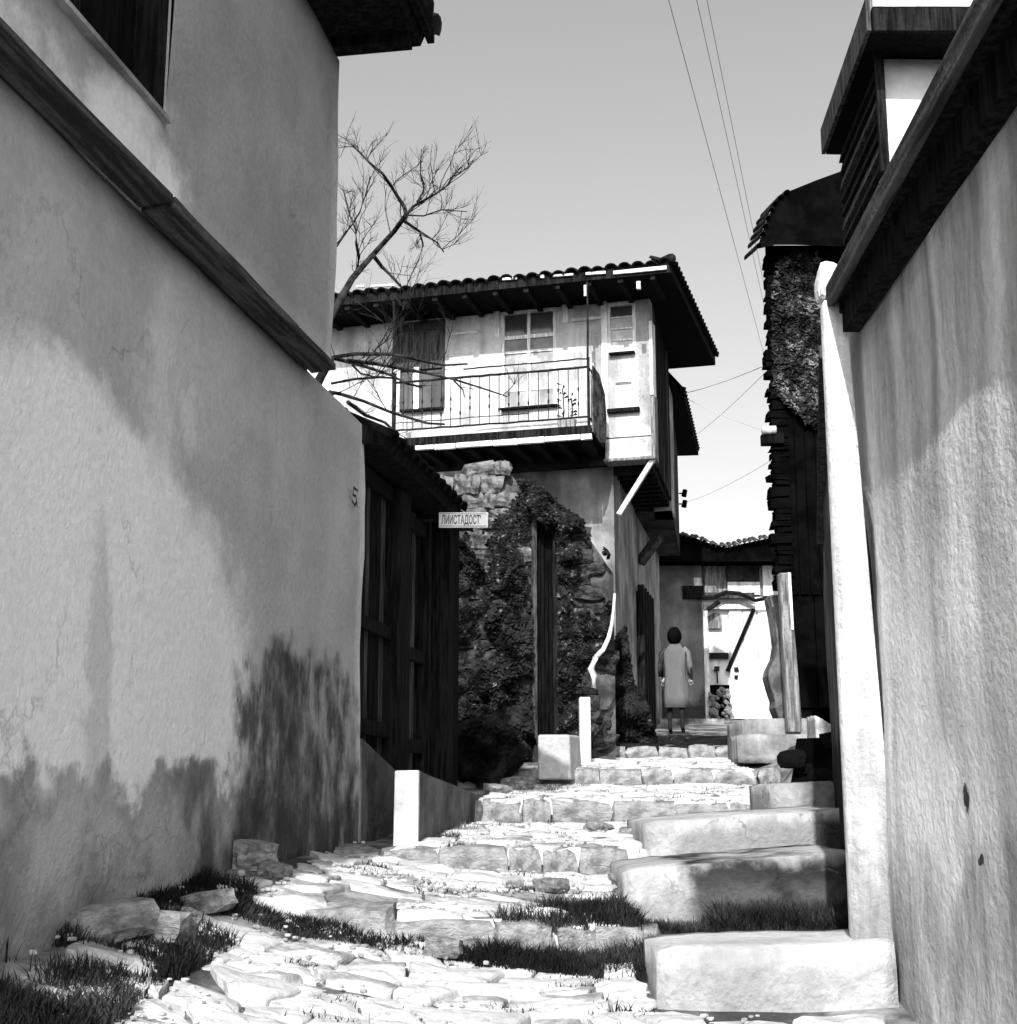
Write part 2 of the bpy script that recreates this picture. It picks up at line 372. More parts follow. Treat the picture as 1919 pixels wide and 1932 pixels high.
for i in range(3800):
    Y = 3.6 + 10 * pr_.random() ** 1.3; X = pr_.uniform(wallX(Y) + .02 if Y < 8.3 else tab(LB, Y), tab(RB, Y))
    if noise.noise(Vector((X * 2.2, Y * 2.2, 5))) < pr_.uniform(-.1, .3): continue
    sz = pr_.uniform(.006, .022) * (1 + Y * .04); me = pr_.choice(src); a = pr_.uniform(0, 6.28); c, q = math.cos(a), math.sin(a); z = G(X, Y) + .004
    pb.add([(X + (v.co.x * c - v.co.y * q) * sz, Y + (v.co.x * q + v.co.y * c) * sz * .8, z + v.co.z * sz * .6) for v in me.vertices], [tuple(p.vertices) for p in me.polygons])
tag(pb.build('pebbles', M['stone2']), 'grit and small broken stones strewn over the treads', 'pebbles', kind='stuff')
# ---------------------------------------------------------------- grass
def grass(regs, name, label, m, seed=1):
    rnd = random.Random(seed); mb = MB()
    for (poly, cnt, h0, h1, jit) in regs:
        x0 = min(p[0] for p in poly); x1 = max(p[0] for p in poly); y0 = min(p[1] for p in poly); y1 = max(p[1] for p in poly); c = 0; tr = 0
        while c < cnt and tr < cnt * 30:
            tr += 1; X = rnd.uniform(x0, x1); Y = rnd.uniform(y0, y1); ins = False
            for i in range(len(poly)):
                (ax, ay), (bx, by) = poly[i], poly[i - 1]
                if (ay > Y) != (by > Y) and X < (bx - ax) * (Y - ay) / (by - ay) + ax: ins = not ins
            if not ins or noise.noise(Vector((X * 3, Y * 3, seed))) < rnd.uniform(-.45, .15): continue
            h = rnd.uniform(h0, h1) * (1 + .5 * noise.noise(Vector((X * 5, Y * 5, 2)))); a = rnd.uniform(0, 6.28); b = rnd.uniform(.1, 1.1) * h; w = rnd.uniform(.0012, .0038)
            z = G(X, Y) - .03; dx, dy = math.cos(a), math.sin(a); ex, ey = -dy * w, dx * w
            mb.add([(X - ex, Y - ey, z), (X + ex, Y + ey, z), (X + ex * .8 + dx * b * .4, Y + ey * .8 + dy * b * .4, z + h * .6), (X - ex * .8 + dx * b * .4, Y - ey * .8 + dy * b * .4, z + h * .6), (X + dx * b, Y + dy * b, z + h)], [(0, 1, 2, 3), (3, 2, 4)])
            c += 1
    return tag(mb.build(name, m), label, 'grass', kind='stuff')
WX = wallX
grass([([(WX(3.4), 3.4), (WX(3.4) + .62, 3.4), (-1.12, 4.7), (-1.0, 5.4), (WX(5.6), 5.6)], 17000, .02, .09, 0),
       ([(-1.35, 5.7), (-.1, 5.72), (-.05, 5.95), (-1.4, 5.97)], 11000, .012, .06, 0),
       ([(WX(5.6), 5.6), (-1.1, 5.7), (-1.05, 6.1), (WX(6.2), 6.2)], 4500, .02, .08, 0),
       ([(-.2, 5.75), (.55, 5.75), (.5, 6.02), (-.2, 6.0)], 900, .02, .07, 0)],
      'grass', 'short dark grass along the first riser and left wall foot', M['grass'], 3)
grass([([(.5, 5.75), (1.6, 5.7), (1.7, 6.98), (1.0, 6.98), (.62, 6.7), (.25, 6.5)], 26000, .02, .075, 0), ([(.9, 6.3), (1.6, 6.2), (1.7, 6.98), (1.0, 6.98)], 15000, .03, .16, 0),
       ([(.2, 4.4), (.52, 4.4), (.52, 5.1), (.3, 5.2)], 900, .02, .06, 0), ([(-.15, 5.75), (.6, 5.55), (.75, 6.6), (.3, 6.75), (.0, 6.2)], 14000, .02, .1, 0)],
      'grass', 'dense dark weeds between the two lowest concrete steps', M['grass'], 4)
grass([([(-.55, 8.5), (-.3, 9.9), (0.1, 10.2), (-.2, 8.9)], 500, .03, .08, 0), ([(-.15, 10.9), (.4, 12.9), (.9, 12.9), (.2, 11.2)], 700, .02, .07, 0), ([(-.8, 6.9), (.5, 7), (.5, 7.9), (-.8, 7.9)], 500, .015, .05, 0)],
      'dry_grass', 'sparse dry grass in the joints of the middle treads', M['grass2'], 5)
wr = random.Random(5); regs = []
for i in range(70):
    Y = wr.uniform(4.2, 12.5); X = wr.uniform(tab(LB, Y), tab(RB, Y)); r = wr.uniform(.03, .12)
    regs.append(([(X - r * 1.6, Y - r * .5), (X + r * 1.6, Y - r * .4), (X + r, Y + r * .5), (X - r, Y + r * .5)], int(60 + 900 * r), .01, .05, 0))
grass(regs, 'weeds', 'small dark weed tufts rooted in the paving joints', M['grass'], 8)

# ================================================================= RIGHT CONCRETE STEPS
def cstep(name, lab, x0, x1, y0, y1, zt0, zt1, zb, m):
    mb = MB(); nx = max(6, int((x1 - x0) / .07)); ny = 7; nz_ = 5
    # displaced block, sloping top
    def P(i, j, k):
        X = x0 + (x1 - x0) * i / nx; Y = y0 + (y1 - y0) * j / ny; t = (X - x0) / (x1 - x0)
        Z = zb + (zt0 + (zt1 - zt0) * t - zb) * k / nz_
        rr = .018
        if j == 0 and k == nz_: Y += rr * .5; Z -= rr * .4
        if i == 0 and k == nz_: Z -= rr * .6
        q = Vector((X * 3, Y * 3, Z * 3)); d = noise.noise_vector(q) * .007 + noise.noise_vector(q * 4) * .006
        return (X + d.x, Y + d.y, Z + d.z)
    idx = {}
    def V(i, j, k):
        if (i, j, k) not in idx: idx[(i, j, k)] = len(mb.v); mb.v.append(P(i, j, k))
        return idx[(i, j, k)]
    for i in range(nx):
        for k in range(nz_): mb.f += [(V(i, 0, k), V(i + 1, 0, k), V(i + 1, 0, k + 1), V(i, 0, k + 1)), (V(i, ny, k + 1), V(i + 1, ny, k + 1), V(i + 1, ny, k), V(i, ny, k))]
        for j in range(ny): mb.f += [(V(i, j, nz_), V(i + 1, j, nz_), V(i + 1, j + 1, nz_), V(i, j + 1, nz_)), (V(i, j, 0), V(i, j + 1, 0), V(i + 1, j + 1, 0), V(i + 1, j, 0))]
    for j in range(ny):
        for k in range(nz_): mb.f += [(V(0, j, k), V(0, j, k + 1), V(0, j + 1, k + 1), V(0, j + 1, k)), (V(nx, j, k), V(nx, j + 1, k), V(nx, j + 1, k + 1), V(nx, j, k + 1))]
    return tag(mb.build(name, m, smooth=True), lab, 'step')
def cmat(n, masks): return mat(n, .26, .46, 1.9, lo=.3, hi=.65, bump=.8, bscale=26, fine=.35, crack=2, masks=masks)
cstep('concrete_step', 'lowest pale concrete step running to the right wall corner', .53, 1.385, 5.2, 5.72, -.537, -.515, -1.0,
      cmat('concrete_pale', [dict(t='box', r={2: (None, -.56)}, c=.2, brk=1, bs=5, amp=.1, k=.5)]))
cstep('concrete_step', 'long concrete step with a dark moss stained face above the weeds', .563, 1.66, 7.0, 7.98, -.354, -.265, -.75,
      cmat('concrete_mossy', [dict(t='box', r={0: (.86, None), 2: (None, -.3)}, c=.02, amp=.28, soft=.06, k=.98), dict(t='box', r={2: (None, -.42)}, c=.12, brk=1, bs=5, amp=.1, k=.6)]))
cstep('concrete_step', 'grey concrete step with a cleaner left end above the mossy one', .767, 1.93, 8.0, 9.28, -.147, -.07, -.5,
      cmat('concrete_grey', [dict(t='box', r={0: (.98, None), 2: (None, -.165)}, c=.23, amp=.25, soft=.06), dict(t='box', r={0: (1.72, None), 2: (None, -.1)}, c=.03, amp=.12, soft=.06)]))
cstep('concrete_step', 'short blotched concrete block step high against the right wall', 1.72, 2.12, 9.3, 10.2, .07, .09, -.3,
      cmat('concrete_blotched', [dict(t='box', r={0: (1.9, None)}, c=.05, amp=.15, soft=.08, k=.9), dict(t='box', r={2: (-9, 9)}, c=.2, brk=1, bs=5, amp=.1, k=.6)]))
M['concrete'].name = 'concrete'
cstep('stone_slab', 'broad pale slab in front of the wooden post', 2.2, 2.98, 13.6, 14.05, .57, .58, .3, M['concrete'])
cstep('stone_slab', 'whiter upper slab behind the wooden post foot', 2.35, 3.0, 14.1, 15.2, .75, .76, .3, M['concrete'])
cstep('rubble_block', 'rough pale boulder right of the wooden post under the black wall', 2.85, 3.05, 13.1, 13.5, .74, .6, .42, M['stone2'])

# ================================================================= LEFT HOUSE
LF = Frame((wallX(8.58), 8.58), (.1684, .9857))
lu = LF.uz
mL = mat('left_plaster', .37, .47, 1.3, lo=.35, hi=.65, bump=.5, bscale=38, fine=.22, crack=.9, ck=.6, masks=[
    dict(t='ell', r={0: (-3.75, 1.75), 2: (.42, 1.0)}, c=.86, amp=.42, i=.75, k=.85),  # pale ellipse: glancing sunlight painted into the plaster colour
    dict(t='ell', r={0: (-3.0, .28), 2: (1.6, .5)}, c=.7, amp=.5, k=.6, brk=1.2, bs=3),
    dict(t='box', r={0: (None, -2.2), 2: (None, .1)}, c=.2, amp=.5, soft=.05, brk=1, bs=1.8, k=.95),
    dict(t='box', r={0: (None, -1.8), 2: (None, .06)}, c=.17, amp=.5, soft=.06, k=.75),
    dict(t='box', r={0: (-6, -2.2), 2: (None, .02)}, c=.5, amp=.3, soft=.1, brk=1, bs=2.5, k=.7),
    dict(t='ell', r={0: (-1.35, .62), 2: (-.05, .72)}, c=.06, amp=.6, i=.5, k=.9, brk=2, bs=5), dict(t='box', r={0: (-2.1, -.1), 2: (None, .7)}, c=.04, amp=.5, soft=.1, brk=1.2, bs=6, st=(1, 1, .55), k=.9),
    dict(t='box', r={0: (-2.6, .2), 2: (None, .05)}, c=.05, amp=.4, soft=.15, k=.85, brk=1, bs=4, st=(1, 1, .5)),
    dict(t='ell', r={0: (-3.55, .1), 2: (.45, .55)}, c=.45, amp=.2, k=.6)])  # narrow darker ellipse: shadow line across the painted sun patch
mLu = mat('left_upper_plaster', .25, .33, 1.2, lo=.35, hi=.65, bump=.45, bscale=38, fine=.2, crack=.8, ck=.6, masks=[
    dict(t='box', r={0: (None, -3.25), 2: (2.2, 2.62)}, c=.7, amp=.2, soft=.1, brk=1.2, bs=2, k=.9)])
lh = LF.empty('plaster_house'); tag(lh, 'tall grey plastered house on the left with a jettied upper floor', 'house')
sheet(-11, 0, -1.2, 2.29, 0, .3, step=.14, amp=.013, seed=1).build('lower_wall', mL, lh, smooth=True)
we = lu(312, 225, -.15)[0]; wz = lu(312, 225, -.15)[1]
ue = lu(637, 400, -.15)[0]; ze = lu(646, 118, -.15)[1]
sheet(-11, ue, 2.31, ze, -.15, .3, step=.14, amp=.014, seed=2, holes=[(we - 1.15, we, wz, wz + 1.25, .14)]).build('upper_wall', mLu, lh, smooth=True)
MB().box(-11, -.02, .31, 5.5, -1.2, 2.28).box(-11, ue - .03, .31, 5.5, 2.28, ze).build('house_body', M['grey_plaster'], lh)
# end wall of the upper floor beyond the corner
MB().box(ue - .03, ue, -.12, 5.5, 2.31, ze).build('end_wall', M['dark_plaster'], lh)
wn = MB().box(we - 1.14, we - .01, -.03, -.015, wz + .03, wz + 1.24).build('window', M['black_wood'], lh)
f_ = MB(); f_.box(we - 1.15, we, -.06, -.025, wz, wz + .05).box(we - .06, we - .002, -.14, -.025, wz, wz + 1.25).box(we - .6, we - .55, -.055, -.025, wz, wz + 1.25).build('window_frame', M['dark_wood'], wn)
MB().box(we - 1.15, we + .005, -.175, -.05, wz - .02, wz).build('sill', M['grey_plaster'], wn)
# soffit beams of the jetty
j1 = lu(300, 400, -.1)[0]; j2 = lu(545, 632, -.1)[0]
for (a, b, zt, dv) in [(-11, j1 - .01, .012, -.158), (j1 + .01, j2 - .01, .03, -.16), (j2 + .01, ue + .02, .018, -.156)]:
    mb = MB(); nn = 10
    for i in range(nn):
        u0 = a + (b - a) * i / nn; u1 = a + (b - a) * (i + 1) / nn
        w0 = .01 * noise.noise(Vector((u0 * 2, 1, a))); w1 = .01 * noise.noise(Vector((u1 * 2, 1, a)))
        mb.hexa([(u0, dv + w0, 2.31 - zt), (u1, dv + w1, 2.31 - zt), (u1, -.02, 2.285 - zt * .4), (u0, -.02, 2.285 - zt * .4), (u0, dv + w0, 2.325), (u1, dv + w1, 2.325), (u1, -.02, 2.308), (u0, -.02, 2.308)])
    mb.build('soffit_beam', M['beam_wood'], lh)
# eaves of the left house; unseen near stretch shaped narrow to let sun past
vo = -.15 - .46
rf = MB(); ea = ue + .02; un = ea - 1.0; vn = -.15 - .07
def rseg(a, b, vv, e): rf.hexa([(a, vv, ze + .04), (b, vv, ze + .06), (b, 3.2, ze + .05), (a, 3.2, ze + .05), (a, vv - .02, ze + .12), (b + e, vv - .02, ze + .13), (b + e, 3.0, ze + 1.6), (a, 3.0, ze + 1.6)])
rseg(-11, un, vn, 0); rseg(un, ea, vo, .02)
rf.hexa([(-11, 3.0, ze + .1), (ea, 3.0, ze + .1), (ea, 5.6, ze + .1), (-11, 5.6, ze + .1), (-11, 3.0, ze + 1.6), (ea + .02, 3.0, ze + 1.6), (ea + .02, 5.9, ze + .25), (-11, 5.9, ze + .25)])
rfo = rf.build('roof', M['dark_wood'], lh)
for i in range(3):
    u = ea - .12 - i * .5
    MB().box(u - .05, u + .05, vo + .03, -.14, ze - .0, ze + .07).build('rafter_end', M['dark_wood'], rfo)
MB().box(un, ea + .05, vo - .07, vo - .03, ze + .1, ze + .16).build('fascia', M['dark_wood'], rfo)
def barrel(name, m, length=.42, r=.085, th=.018):
    mb = MB(); n = 7
    for (rr, y0, y1) in ((r, 0, 0), ):
        pass
    for e, y in ((0, 0), (1, length)):
        sc = 1 - .18 * e
        for q in range(n): a = math.pi * q / (n - 1); mb.v.append((math.cos(a) * r * sc, y, math.sin(a) * r * sc * .8))
        for q in range(n): a = math.pi * q / (n - 1); mb.v.append((math.cos(a) * (r - th) * sc, y, math.sin(a) * (r - th) * sc * .8))
    for q in range(n - 1):
        mb.f += [(q, q + 1, 2 * n + q + 1, 2 * n + q), (n + q + 1, n + q, 3 * n + q, 3 * n + q + 1), (q + 1, q, n + q, n + q + 1), (2 * n + q, 2 * n + q + 1, 3 * n + q + 1, 3 * n + q)]
    mb.f += [(0, 2 * n, 3 * n, n), (n - 1, 2 * n - 1, 4 * n - 1, 3 * n - 1)]
    return mb.mesh(name, m, smooth=True)
TILE = barrel('roof_tile', M['tile']); TILED = barrel('roof_tile', M['tile_dark'])
def tiles_stuff(parent, rows, fn, me, name='tiles'):
    """joined rows of tiles; fn(i,row)->matrix-like (loc, dirAlong, dirUp)"""
    mb = MB(); src = [v.co.copy() for v in me.vertices]; fs = [tuple(p.vertices) for p in me.polygons]
    for (p, ex, ey, ez) in rows: mb.add([p + ex * q.x + ey * q.y + ez * q.z for q in src], fs)
    if mb.v: return tag(mb.build(name, me.materials[0], parent, smooth=True), kind='stuff')
rows = []
for r in range(9):
    for i in range(50):
        vv = vo if i < 5 else vn + .06
        rows.append((Vector((ea - .05 - i * .2, vv - .1 + r * .36, ze + .14 + r * .36 * .47)), Vector((1.15, 0, 0)), Vector((0, .91, .42)), Vector((0, -.42, .91))))
tiles_stuff(rfo, rows, None, TILE)
# painted house number 5
a, b = lu(655, 918), lu(666, 958)
cu = (a[0] + b[0]) / 2; c1, c0 = a[1], b[1]; hw = .055; mid = c0 + (c1 - c0) * .55
nb = MB(); w_ = .009
for p, q in [((cu - hw * .6, c1), (cu + hw, c1)), ((cu - hw * .6, c1), (cu - hw * .7, mid)), ((cu - hw * .7, mid), (cu + hw * .5, mid + .005)), ((cu + hw * .5, mid), (cu + hw * .9, mid - .05)), ((cu + hw * .9, mid - .05), (cu + hw * .8, c0 + .03)), ((cu + hw * .8, c0 + .03), (cu + .0, c0)), ((cu, c0), (cu - hw * .9, c0 + .015))]:
    P0, P1 = Vector((p[0], 0, p[1])), Vector((q[0], 0, q[1])); d = (P1 - P0).normalized(); nn = Vector((-d.z, 0, d.x)) * w_
    nb.add([P0 - nn - d * w_, P1 - nn + d * w_, P1 + nn + d * w_, P0 + nn - d * w_], [(0, 1, 2, 3)])
nb.v = [(x, -.03 + 0 * y, z) for x, y, z in nb.v]
M['paint'] = mat('faded_black_paint', .02, .06, 20, bump=0)
nb.build('house_number', M['paint'], lh)

# ================================================================= GATE beside the left house
gt = LF.empty('yard_gate'); tag(gt, 'dark weathered plank gate beside house number five under a low tiled hood', 'gate')
ug = [lu(x, 1200, .1)[0] for x in (735, 756, 797, 822)]; uend = ug[3]
zb0, zt_ = .2, 2.12
u = .02; k = 0
while u < uend - .05:
    w = random.uniform(.1, .16); zz = .30 - .18 * u
    mb = MB().box(u + .006, u + w - .006, .13 + random.uniform(-.012, .012), .16, zz, zt_ - random.uniform(0, .03), .002)
    mb.build('plank', M['mid_wood'] if k % 3 == 1 else M['dark_wood'], gt); u += w; k += 1
for z, w in ((zt_ - .1, .1), (1.05, .09), (1.0 - .62, .1)):
    MB().box(0, ug[0], .085, .125, z, z + w).build('rail', M['dark_wood'], gt, bevel=.006)
    MB().box(ug[1], ug[2] + .05, .08, .125, z - .08, z - .08 + w).build('rail', M['dark_wood'], gt, bevel=.006)
for (a, b, v0) in ((ug[0], ug[1], .03), (ug[2], ug[2] + .1, .05), (uend - .05, uend + .12, -.02), (-.03, .05, .06)):
    MB().box(a, b, v0, v0 + .15, 0, zt_, .004).build('gate_post', M['dark_wood'], gt, bevel=.008)
MB().box(0, uend + .12, .17, .2, -.1, zt_).build('backing', M['black_wood'], gt)
# low hood
hd = MB(); uh = uend + .45
hd.hexa([(-.05, -.1, 2.16), (uh, -.1, 2.16), (uh, .9, 2.22), (-.05, .9, 2.22), (-.05, -.13, 2.22), (uh, -.13, 2.22), (uh, .9, 2.75), (-.05, .9, 2.75)])
ho = hd.build('hood', M['dark_wood'], gt)
for i in range(12):
    inst('roof_tile', TILED, ho, (.06 + i * .2, -.17, 2.2), (R(26), 0, R(random.uniform(-3, 3))), (1.1, 1, 1))
rows = [(Vector((.06 + i * .2, -.17 + r * .34, 2.2 + r * .17)), Vector((1.1, 0, 0)), Vector((0, .9, .44)), Vector((0, -.44, .9))) for r in range(1, 3) for i in range(12)]
tiles_stuff(ho, rows, None, TILED)
MB().box(uend + .1, uend + .42, .0, .12, -.2, 2.2).box(uend + .1, uend + .42, .12, 1.5, -.2, 2.3).build('side_boarding', M['black_wood'], gt)
# plinth wall below the gate
pl = LF.empty('plinth_wall'); tag(pl, 'low dark cement plinth with sloping top under the plank gate', 'wall')
mpl = mat('dark_cement', .05, .14, 2.2, lo=.35, hi=.65, bump=.6, bscale=20, fine=.3, masks=[dict(t='ell', r={0: (.05, .12), 2: (-.1, .3)}, c=.28, amp=.1, k=.6)])
pm = MB(); pm.prism([(0.0, -.02, -.5), (2.2, -.02, -.3), (2.2, -.02, .02), (.9, -.02, .15), (0.0, -.02, .34)], (0, .28, 0)); pm.build('plinth', mpl, pl, bevel=.012)
# parapet
pa = at(787, 1590, 8.3); pb = at(915, 1510, 11.0)
d = Vector((pb.x - pa.x, pb.y - pa.y)); PF = Frame((pa.x, pa.y), (d.x, d.y))
pp = PF.empty('parapet_wall'); tag(pp, 'low cement parapet with its sunlit end face painted white, standing on the lane step', 'wall')
Lp = d.length; mpar = mat('parapet_cement', .08, .2, 2.2, lo=.35, hi=.65, bump=.6, bscale=20, fine=.35)
th = .135
def tz(t): return .136 + (-.02 - .136) * t
sheet_m = MB(); N_ = 14
for i in range(N_):
    t0, t1 = i / N_, (i + 1) / N_; a0, a1 = .05 + (Lp - .05) * t0, .05 + (Lp - .05) * t1
    w0, w1 = .008 * noise.noise(Vector((a0 * 3, 0, 0))), .008 * noise.noise(Vector((a1 * 3, 0, 0)))
    sheet_m.hexa([(a0, w0, -.5), (a1, w1, -.5), (a1, th, -.5), (a0, th, -.5), (a0, w0, tz(t0) + w0), (a1, w1, tz(t1) + w1), (a1, th, tz(t1)), (a0, th, tz(t0))])
sheet_m.build('parapet_body', mpar, pp, smooth=False)
e_ = MB(); e_.box(0, .052, -.006, th + .006, -.5, .142, .004).build('lit_end_face', M['white'], pp, bevel=.012)  # thin white cap: sunlight on the parapet's end face put into colour

# street sign on the gate corner
sg = at(828, 996, 10.5); sgr = empty('street_sign', (0, 10.42, 0)); tag(sgr, 'small white enamel street sign with a dark letter line at the gate corner', 'sign')
x0, x1 = at(828, 980, 10.42).x, at(921, 980, 10.42).x; z0, z1 = at(828, 996, 10.42).z, at(828, 967, 10.42).z
MB().box(x0, x1, -.01, .0, z0, z1).build('sign_plate', mat('enamel', .82, .9, 5, bump=0, fine=.05, rough=.4, spec=.4), sgr, bevel=.006)
M['inked'] = mat('sign_ink', .015, .03, 30, bump=0)
bd = MB(); bt = .004
for (a, b, c, d_) in ((x0 + .012, x1 - .012, z1 - .014, z1 - .011), (x0 + .012, x1 - .012, z0 + .011, z0 + .014)): bd.box(a, b, -.013, -.0105, c, d_)
bd.build('border_line', M['inked'], sgr)
tx = bpy.data.curves.new('lettering', 'FONT'); tx.body = 'ЛИИСТАДОСТ’'; tx.size = (z1 - z0) * .78; tx.extrude = .001; tx.offset = .0012; tx.materials.append(M['inked'])
to = bpy.data.objects.new('lettering', tx); col.objects.link(to); to.parent = sgr; to.rotation_euler = (R(90), 0, 0)
bpy.context.view_layer.update(); wd_ = max(to.dimensions.x, .01)
to.scale = ((x1 - x0) * .8 / wd_, 1, 1); to.data = to.data; to.location = (x0 + .02, -.0125, z0 + (z1 - z0) * .24)
bpy.context.view_layer.update(); tm = bpy.data.meshes.new_from_object(to.evaluated_get(bpy.context.evaluated_depsgraph_get())); tn = bpy.data.objects.new('sign_lettering', tm); col.objects.link(tn)
tn.parent = sgr; tn.rotation_euler = to.rotation_euler; tn.scale = to.scale; tn.location = to.location; bpy.data.objects.remove(to)
MB().box(x0 - .12, x0 + .02, .0, .012, (z0 + z1) / 2 - .01, (z0 + z1) / 2 + .01).build('bracket', M['iron'], sgr)

# ================================================================= STONE WALL with ivy (middle)
YW = 15.0
def wx(px, py=1000, Y=YW): return at(px, py, Y).x
topp = [(780, 885), (835, 880), (962, 873), (966, 902), (1003, 915), (1060, 968), (1112, 1005), (1150, 1062), (1160, 1075)]
def wtop(X):
    for (a, b), (c, d_) in zip(topp, topp[1:]):
        A, B = at(a, b, YW), at(c, d_, YW)
        if X <= B.x or (c == 1160): t = (X - A.x) / (B.x - A.x + 1e-9); return A.z + (B.z - A.z) * max(0, min(1, t))
sw = empty('rubble_wall', (0, YW, 0)); tag(sw, 'rough rubble stone garden wall under the balcony with a stepped broken top', 'wall')
XL, XR = wx(770), wx(1157); dx0, dx1 = wx(1003, 1200), wx(1053, 1200)
mb = MB()
def wallseg(xa, xb, zb_, name, m, sub=12):
    mb = MB()
    for i in range(sub):
        a = xa + (xb - xa) * i / sub; b = xa + (xb - xa) * (i + 1) / sub
        mb.hexa([(a, .05, zb_), (b, .05, zb_), (b, .45, zb_), (a, .45, zb_), (a, .05, wtop(a + 1e-4) - .05), (b, .05, wtop(b - 1e-4) - .05), (b, .45, wtop(b - 1e-4) - .05), (a, .45, wtop(a + 1e-4) - .05)])
    return mb.build(name, m, sw)
wallseg(XL, dx0, -.2, 'wall_core', M['mortar']); wallseg(dx1, XR, .1, 'wall_core', M['mortar'])
zd = at(1030, 945, YW).z
MB().hexa([(dx0, .05, zd), (dx1, .05, zd), (dx1, .45, zd), (dx0, .45, zd), (dx0, .05, wtop(dx0) - .05), (dx1, .05, wtop(dx1) - .05), (dx1, .45, wtop(dx1) - .05), (dx0, .45, wtop(dx0) - .05)]).build('wall_core', M['mortar'], sw)
z = .0; cnt = 0
while z < 3.7:
    h = random.uniform(.11, .21); x = XL + random.uniform(0, .1)
    while x < XR:
        w = random.uniform(.13, .4); xc = x + w / 2; zc = z + h / 2
        if zc + h * .3 < wtop(xc) and not (xc + w / 2 > dx0 + .03 and xc - w / 2 < dx1 - .03 and zc < zd + .06) and cnt < 298:
            pale = zc > at(900, 1075, YW).z + (xc < wx(880)) * .35 and xc < wx(985) or random.random() < .04
            if wx(808) < xc < XR - .16: 
                inst('rubble_stone', (RUB if pale else RUBD)[random.randrange(16)], sw, (xc, .04 + random.uniform(-.03, .03), zc), (random.uniform(-.1, .1), random.uniform(-.25, .25), random.uniform(-.12, .12)), (w * 1.12, .17, h * 1.2)); cnt += 1
        x += w
    z += h
# door in the wall
dr = empty('garden_door', (0, YW, 0)); tag(dr, 'tall narrow dark plank door set in the ivy covered stone wall', 'door')
MB().box(dx0 + .01, dx1 - .01, .055, .09, .2, zd).build('backing', M['black'], dr)
n_ = 4
for i in range(n_):
    a = dx0 + .06 + (dx1 - dx0 - .12) * i / n_; b = dx0 + .06 + (dx1 - dx0 - .12) * (i + 1) / n_
    MB().box(a + .004, b - .004, .02, .05, .3, zd - .06).build('plank', M['black_wood'], dr)
MB().box(dx0, dx0 + .06, -.06, .06, .2, zd).build('door_jamb', M['mid_wood'], dr, bevel=.006)
MB().box(dx1 - .06, dx1, -.06, .06, .2, zd).build('door_jamb', M['dark_wood'], dr, bevel=.006)
MB().box(dx0, dx1, -.065, .06, zd - .06, zd + .03).build('door_head', M['dark_wood'], dr, bevel=.006)

def leaves(name, label, m, pts, size=(.014, .042), cat='ivy', up=0, m2=None, frac=.1):
    mb = MB(); mt = []
    for p, nrm in pts:
        s = random.uniform(*size); a = random.uniform(0, 6.28)
        nn = (Vector(nrm) + Vector((random.uniform(-1, 1), random.uniform(-1, 1), random.uniform(-.6, 1.0))) * .75).normalized()
        e1 = nn.orthogonal().normalized(); e2 = nn.cross(e1); c, q = math.cos(a), math.sin(a); f1 = e1 * c + e2 * q; f2 = e2 * c - e1 * q; P = Vector(p)
        mb.add([P - f1 * s, P - f2 * s * .55 + nn * s * .15, P + f1 * s * .9, P + f2 * s * .55 + nn * s * .15], [(0, 1, 2, 3)])
        mt.append(1 if random.random() < frac else 0)
    o = mb.build(name, m)
    if m2: o.data.materials.append(m2); o.data.polygons.foreach_set('material_index', mt)
    return tag(o, label, cat, kind='stuff')
def inpoly(x, y, poly):
    ins = False
    for i in range(len(poly)):
        (ax, ay), (bx, by) = poly[i], poly[i - 1]
        if (ay > y) != (by > y) and x < (bx - ax) * (y - ay) / (by - ay) + ax: ins = not ins
    return ins
def cloud(poly, cnt, Y, bulge, fr=.012, thr=-.1, seed=0, base=.05):
    x0 = min(p[0] for p in poly); x1 = max(p[0] for p in poly); y0 = min(p[1] for p in poly); y1 = max(p[1] for p in poly); out = []
    while len(out) < cnt:
        x = random.uniform(x0, x1); y = random.uniform(y0, y1)
        if not inpoly(x, y, poly): continue
        q = noise.noise(Vector((x * fr, y * fr, seed))) + .5 * noise.noise(Vector((x * fr * 3, y * fr * 3, seed)))
        if q < thr + random.uniform(-.25, .15): continue
        dd = base + bulge * (.45 + .8 * q) * random.uniform(.55, 1.0); P = at(x, y, Y - dd)
        out.append((P, (0, -1, .4)))
    return out
iv = cloud([(826, 1010), (872, 1015), (905, 1060), (935, 1110), (955, 1100), (960, 1050), (985, 1045), (1003, 1120), (1003, 1440), (960, 1475), (880, 1490), (830, 1480), (822, 1200)], 9000, YW, .3, thr=.0, seed=2)
iv += cloud([(860, 1010), (925, 990), (1003, 905), (1003, 1150), (930, 1110)], 700, YW, .12, thr=.12, seed=8)
leaves('ivy', 'dark ivy hanging down the stone wall left of the narrow door', M['leaf'], iv, m2=M['leaf_lit'], frac=.05)
iv = cloud([(975, 905), (1010, 908), (1060, 955), (1112, 990), (1150, 1045), (1158, 1150), (1150, 1200), (1128, 1240), (1120, 1400), (1055, 1400), (1053, 1020), (1000, 960)], 10000, YW, .3, thr=-.02, seed=5)
leaves('ivy', 'dark ivy with sprigs painted sunlit tumbling right of the narrow door', M['leaf'], iv, m2=M['leaf_lit'], frac=.13)
iv = cloud([(1165, 1200), (1180, 1180), (1195, 1290), (1220, 1330), (1240, 1400), (1120, 1400), (1125, 1300)], 10000, 16.2, .4, thr=-.5, seed=6)
leaves('shrubbery', 'dark leafy shrub at the foot of the balcony house behind the white post', M['leaf'], iv, cat='shrub', m2=M['leaf_lit'], frac=.02)
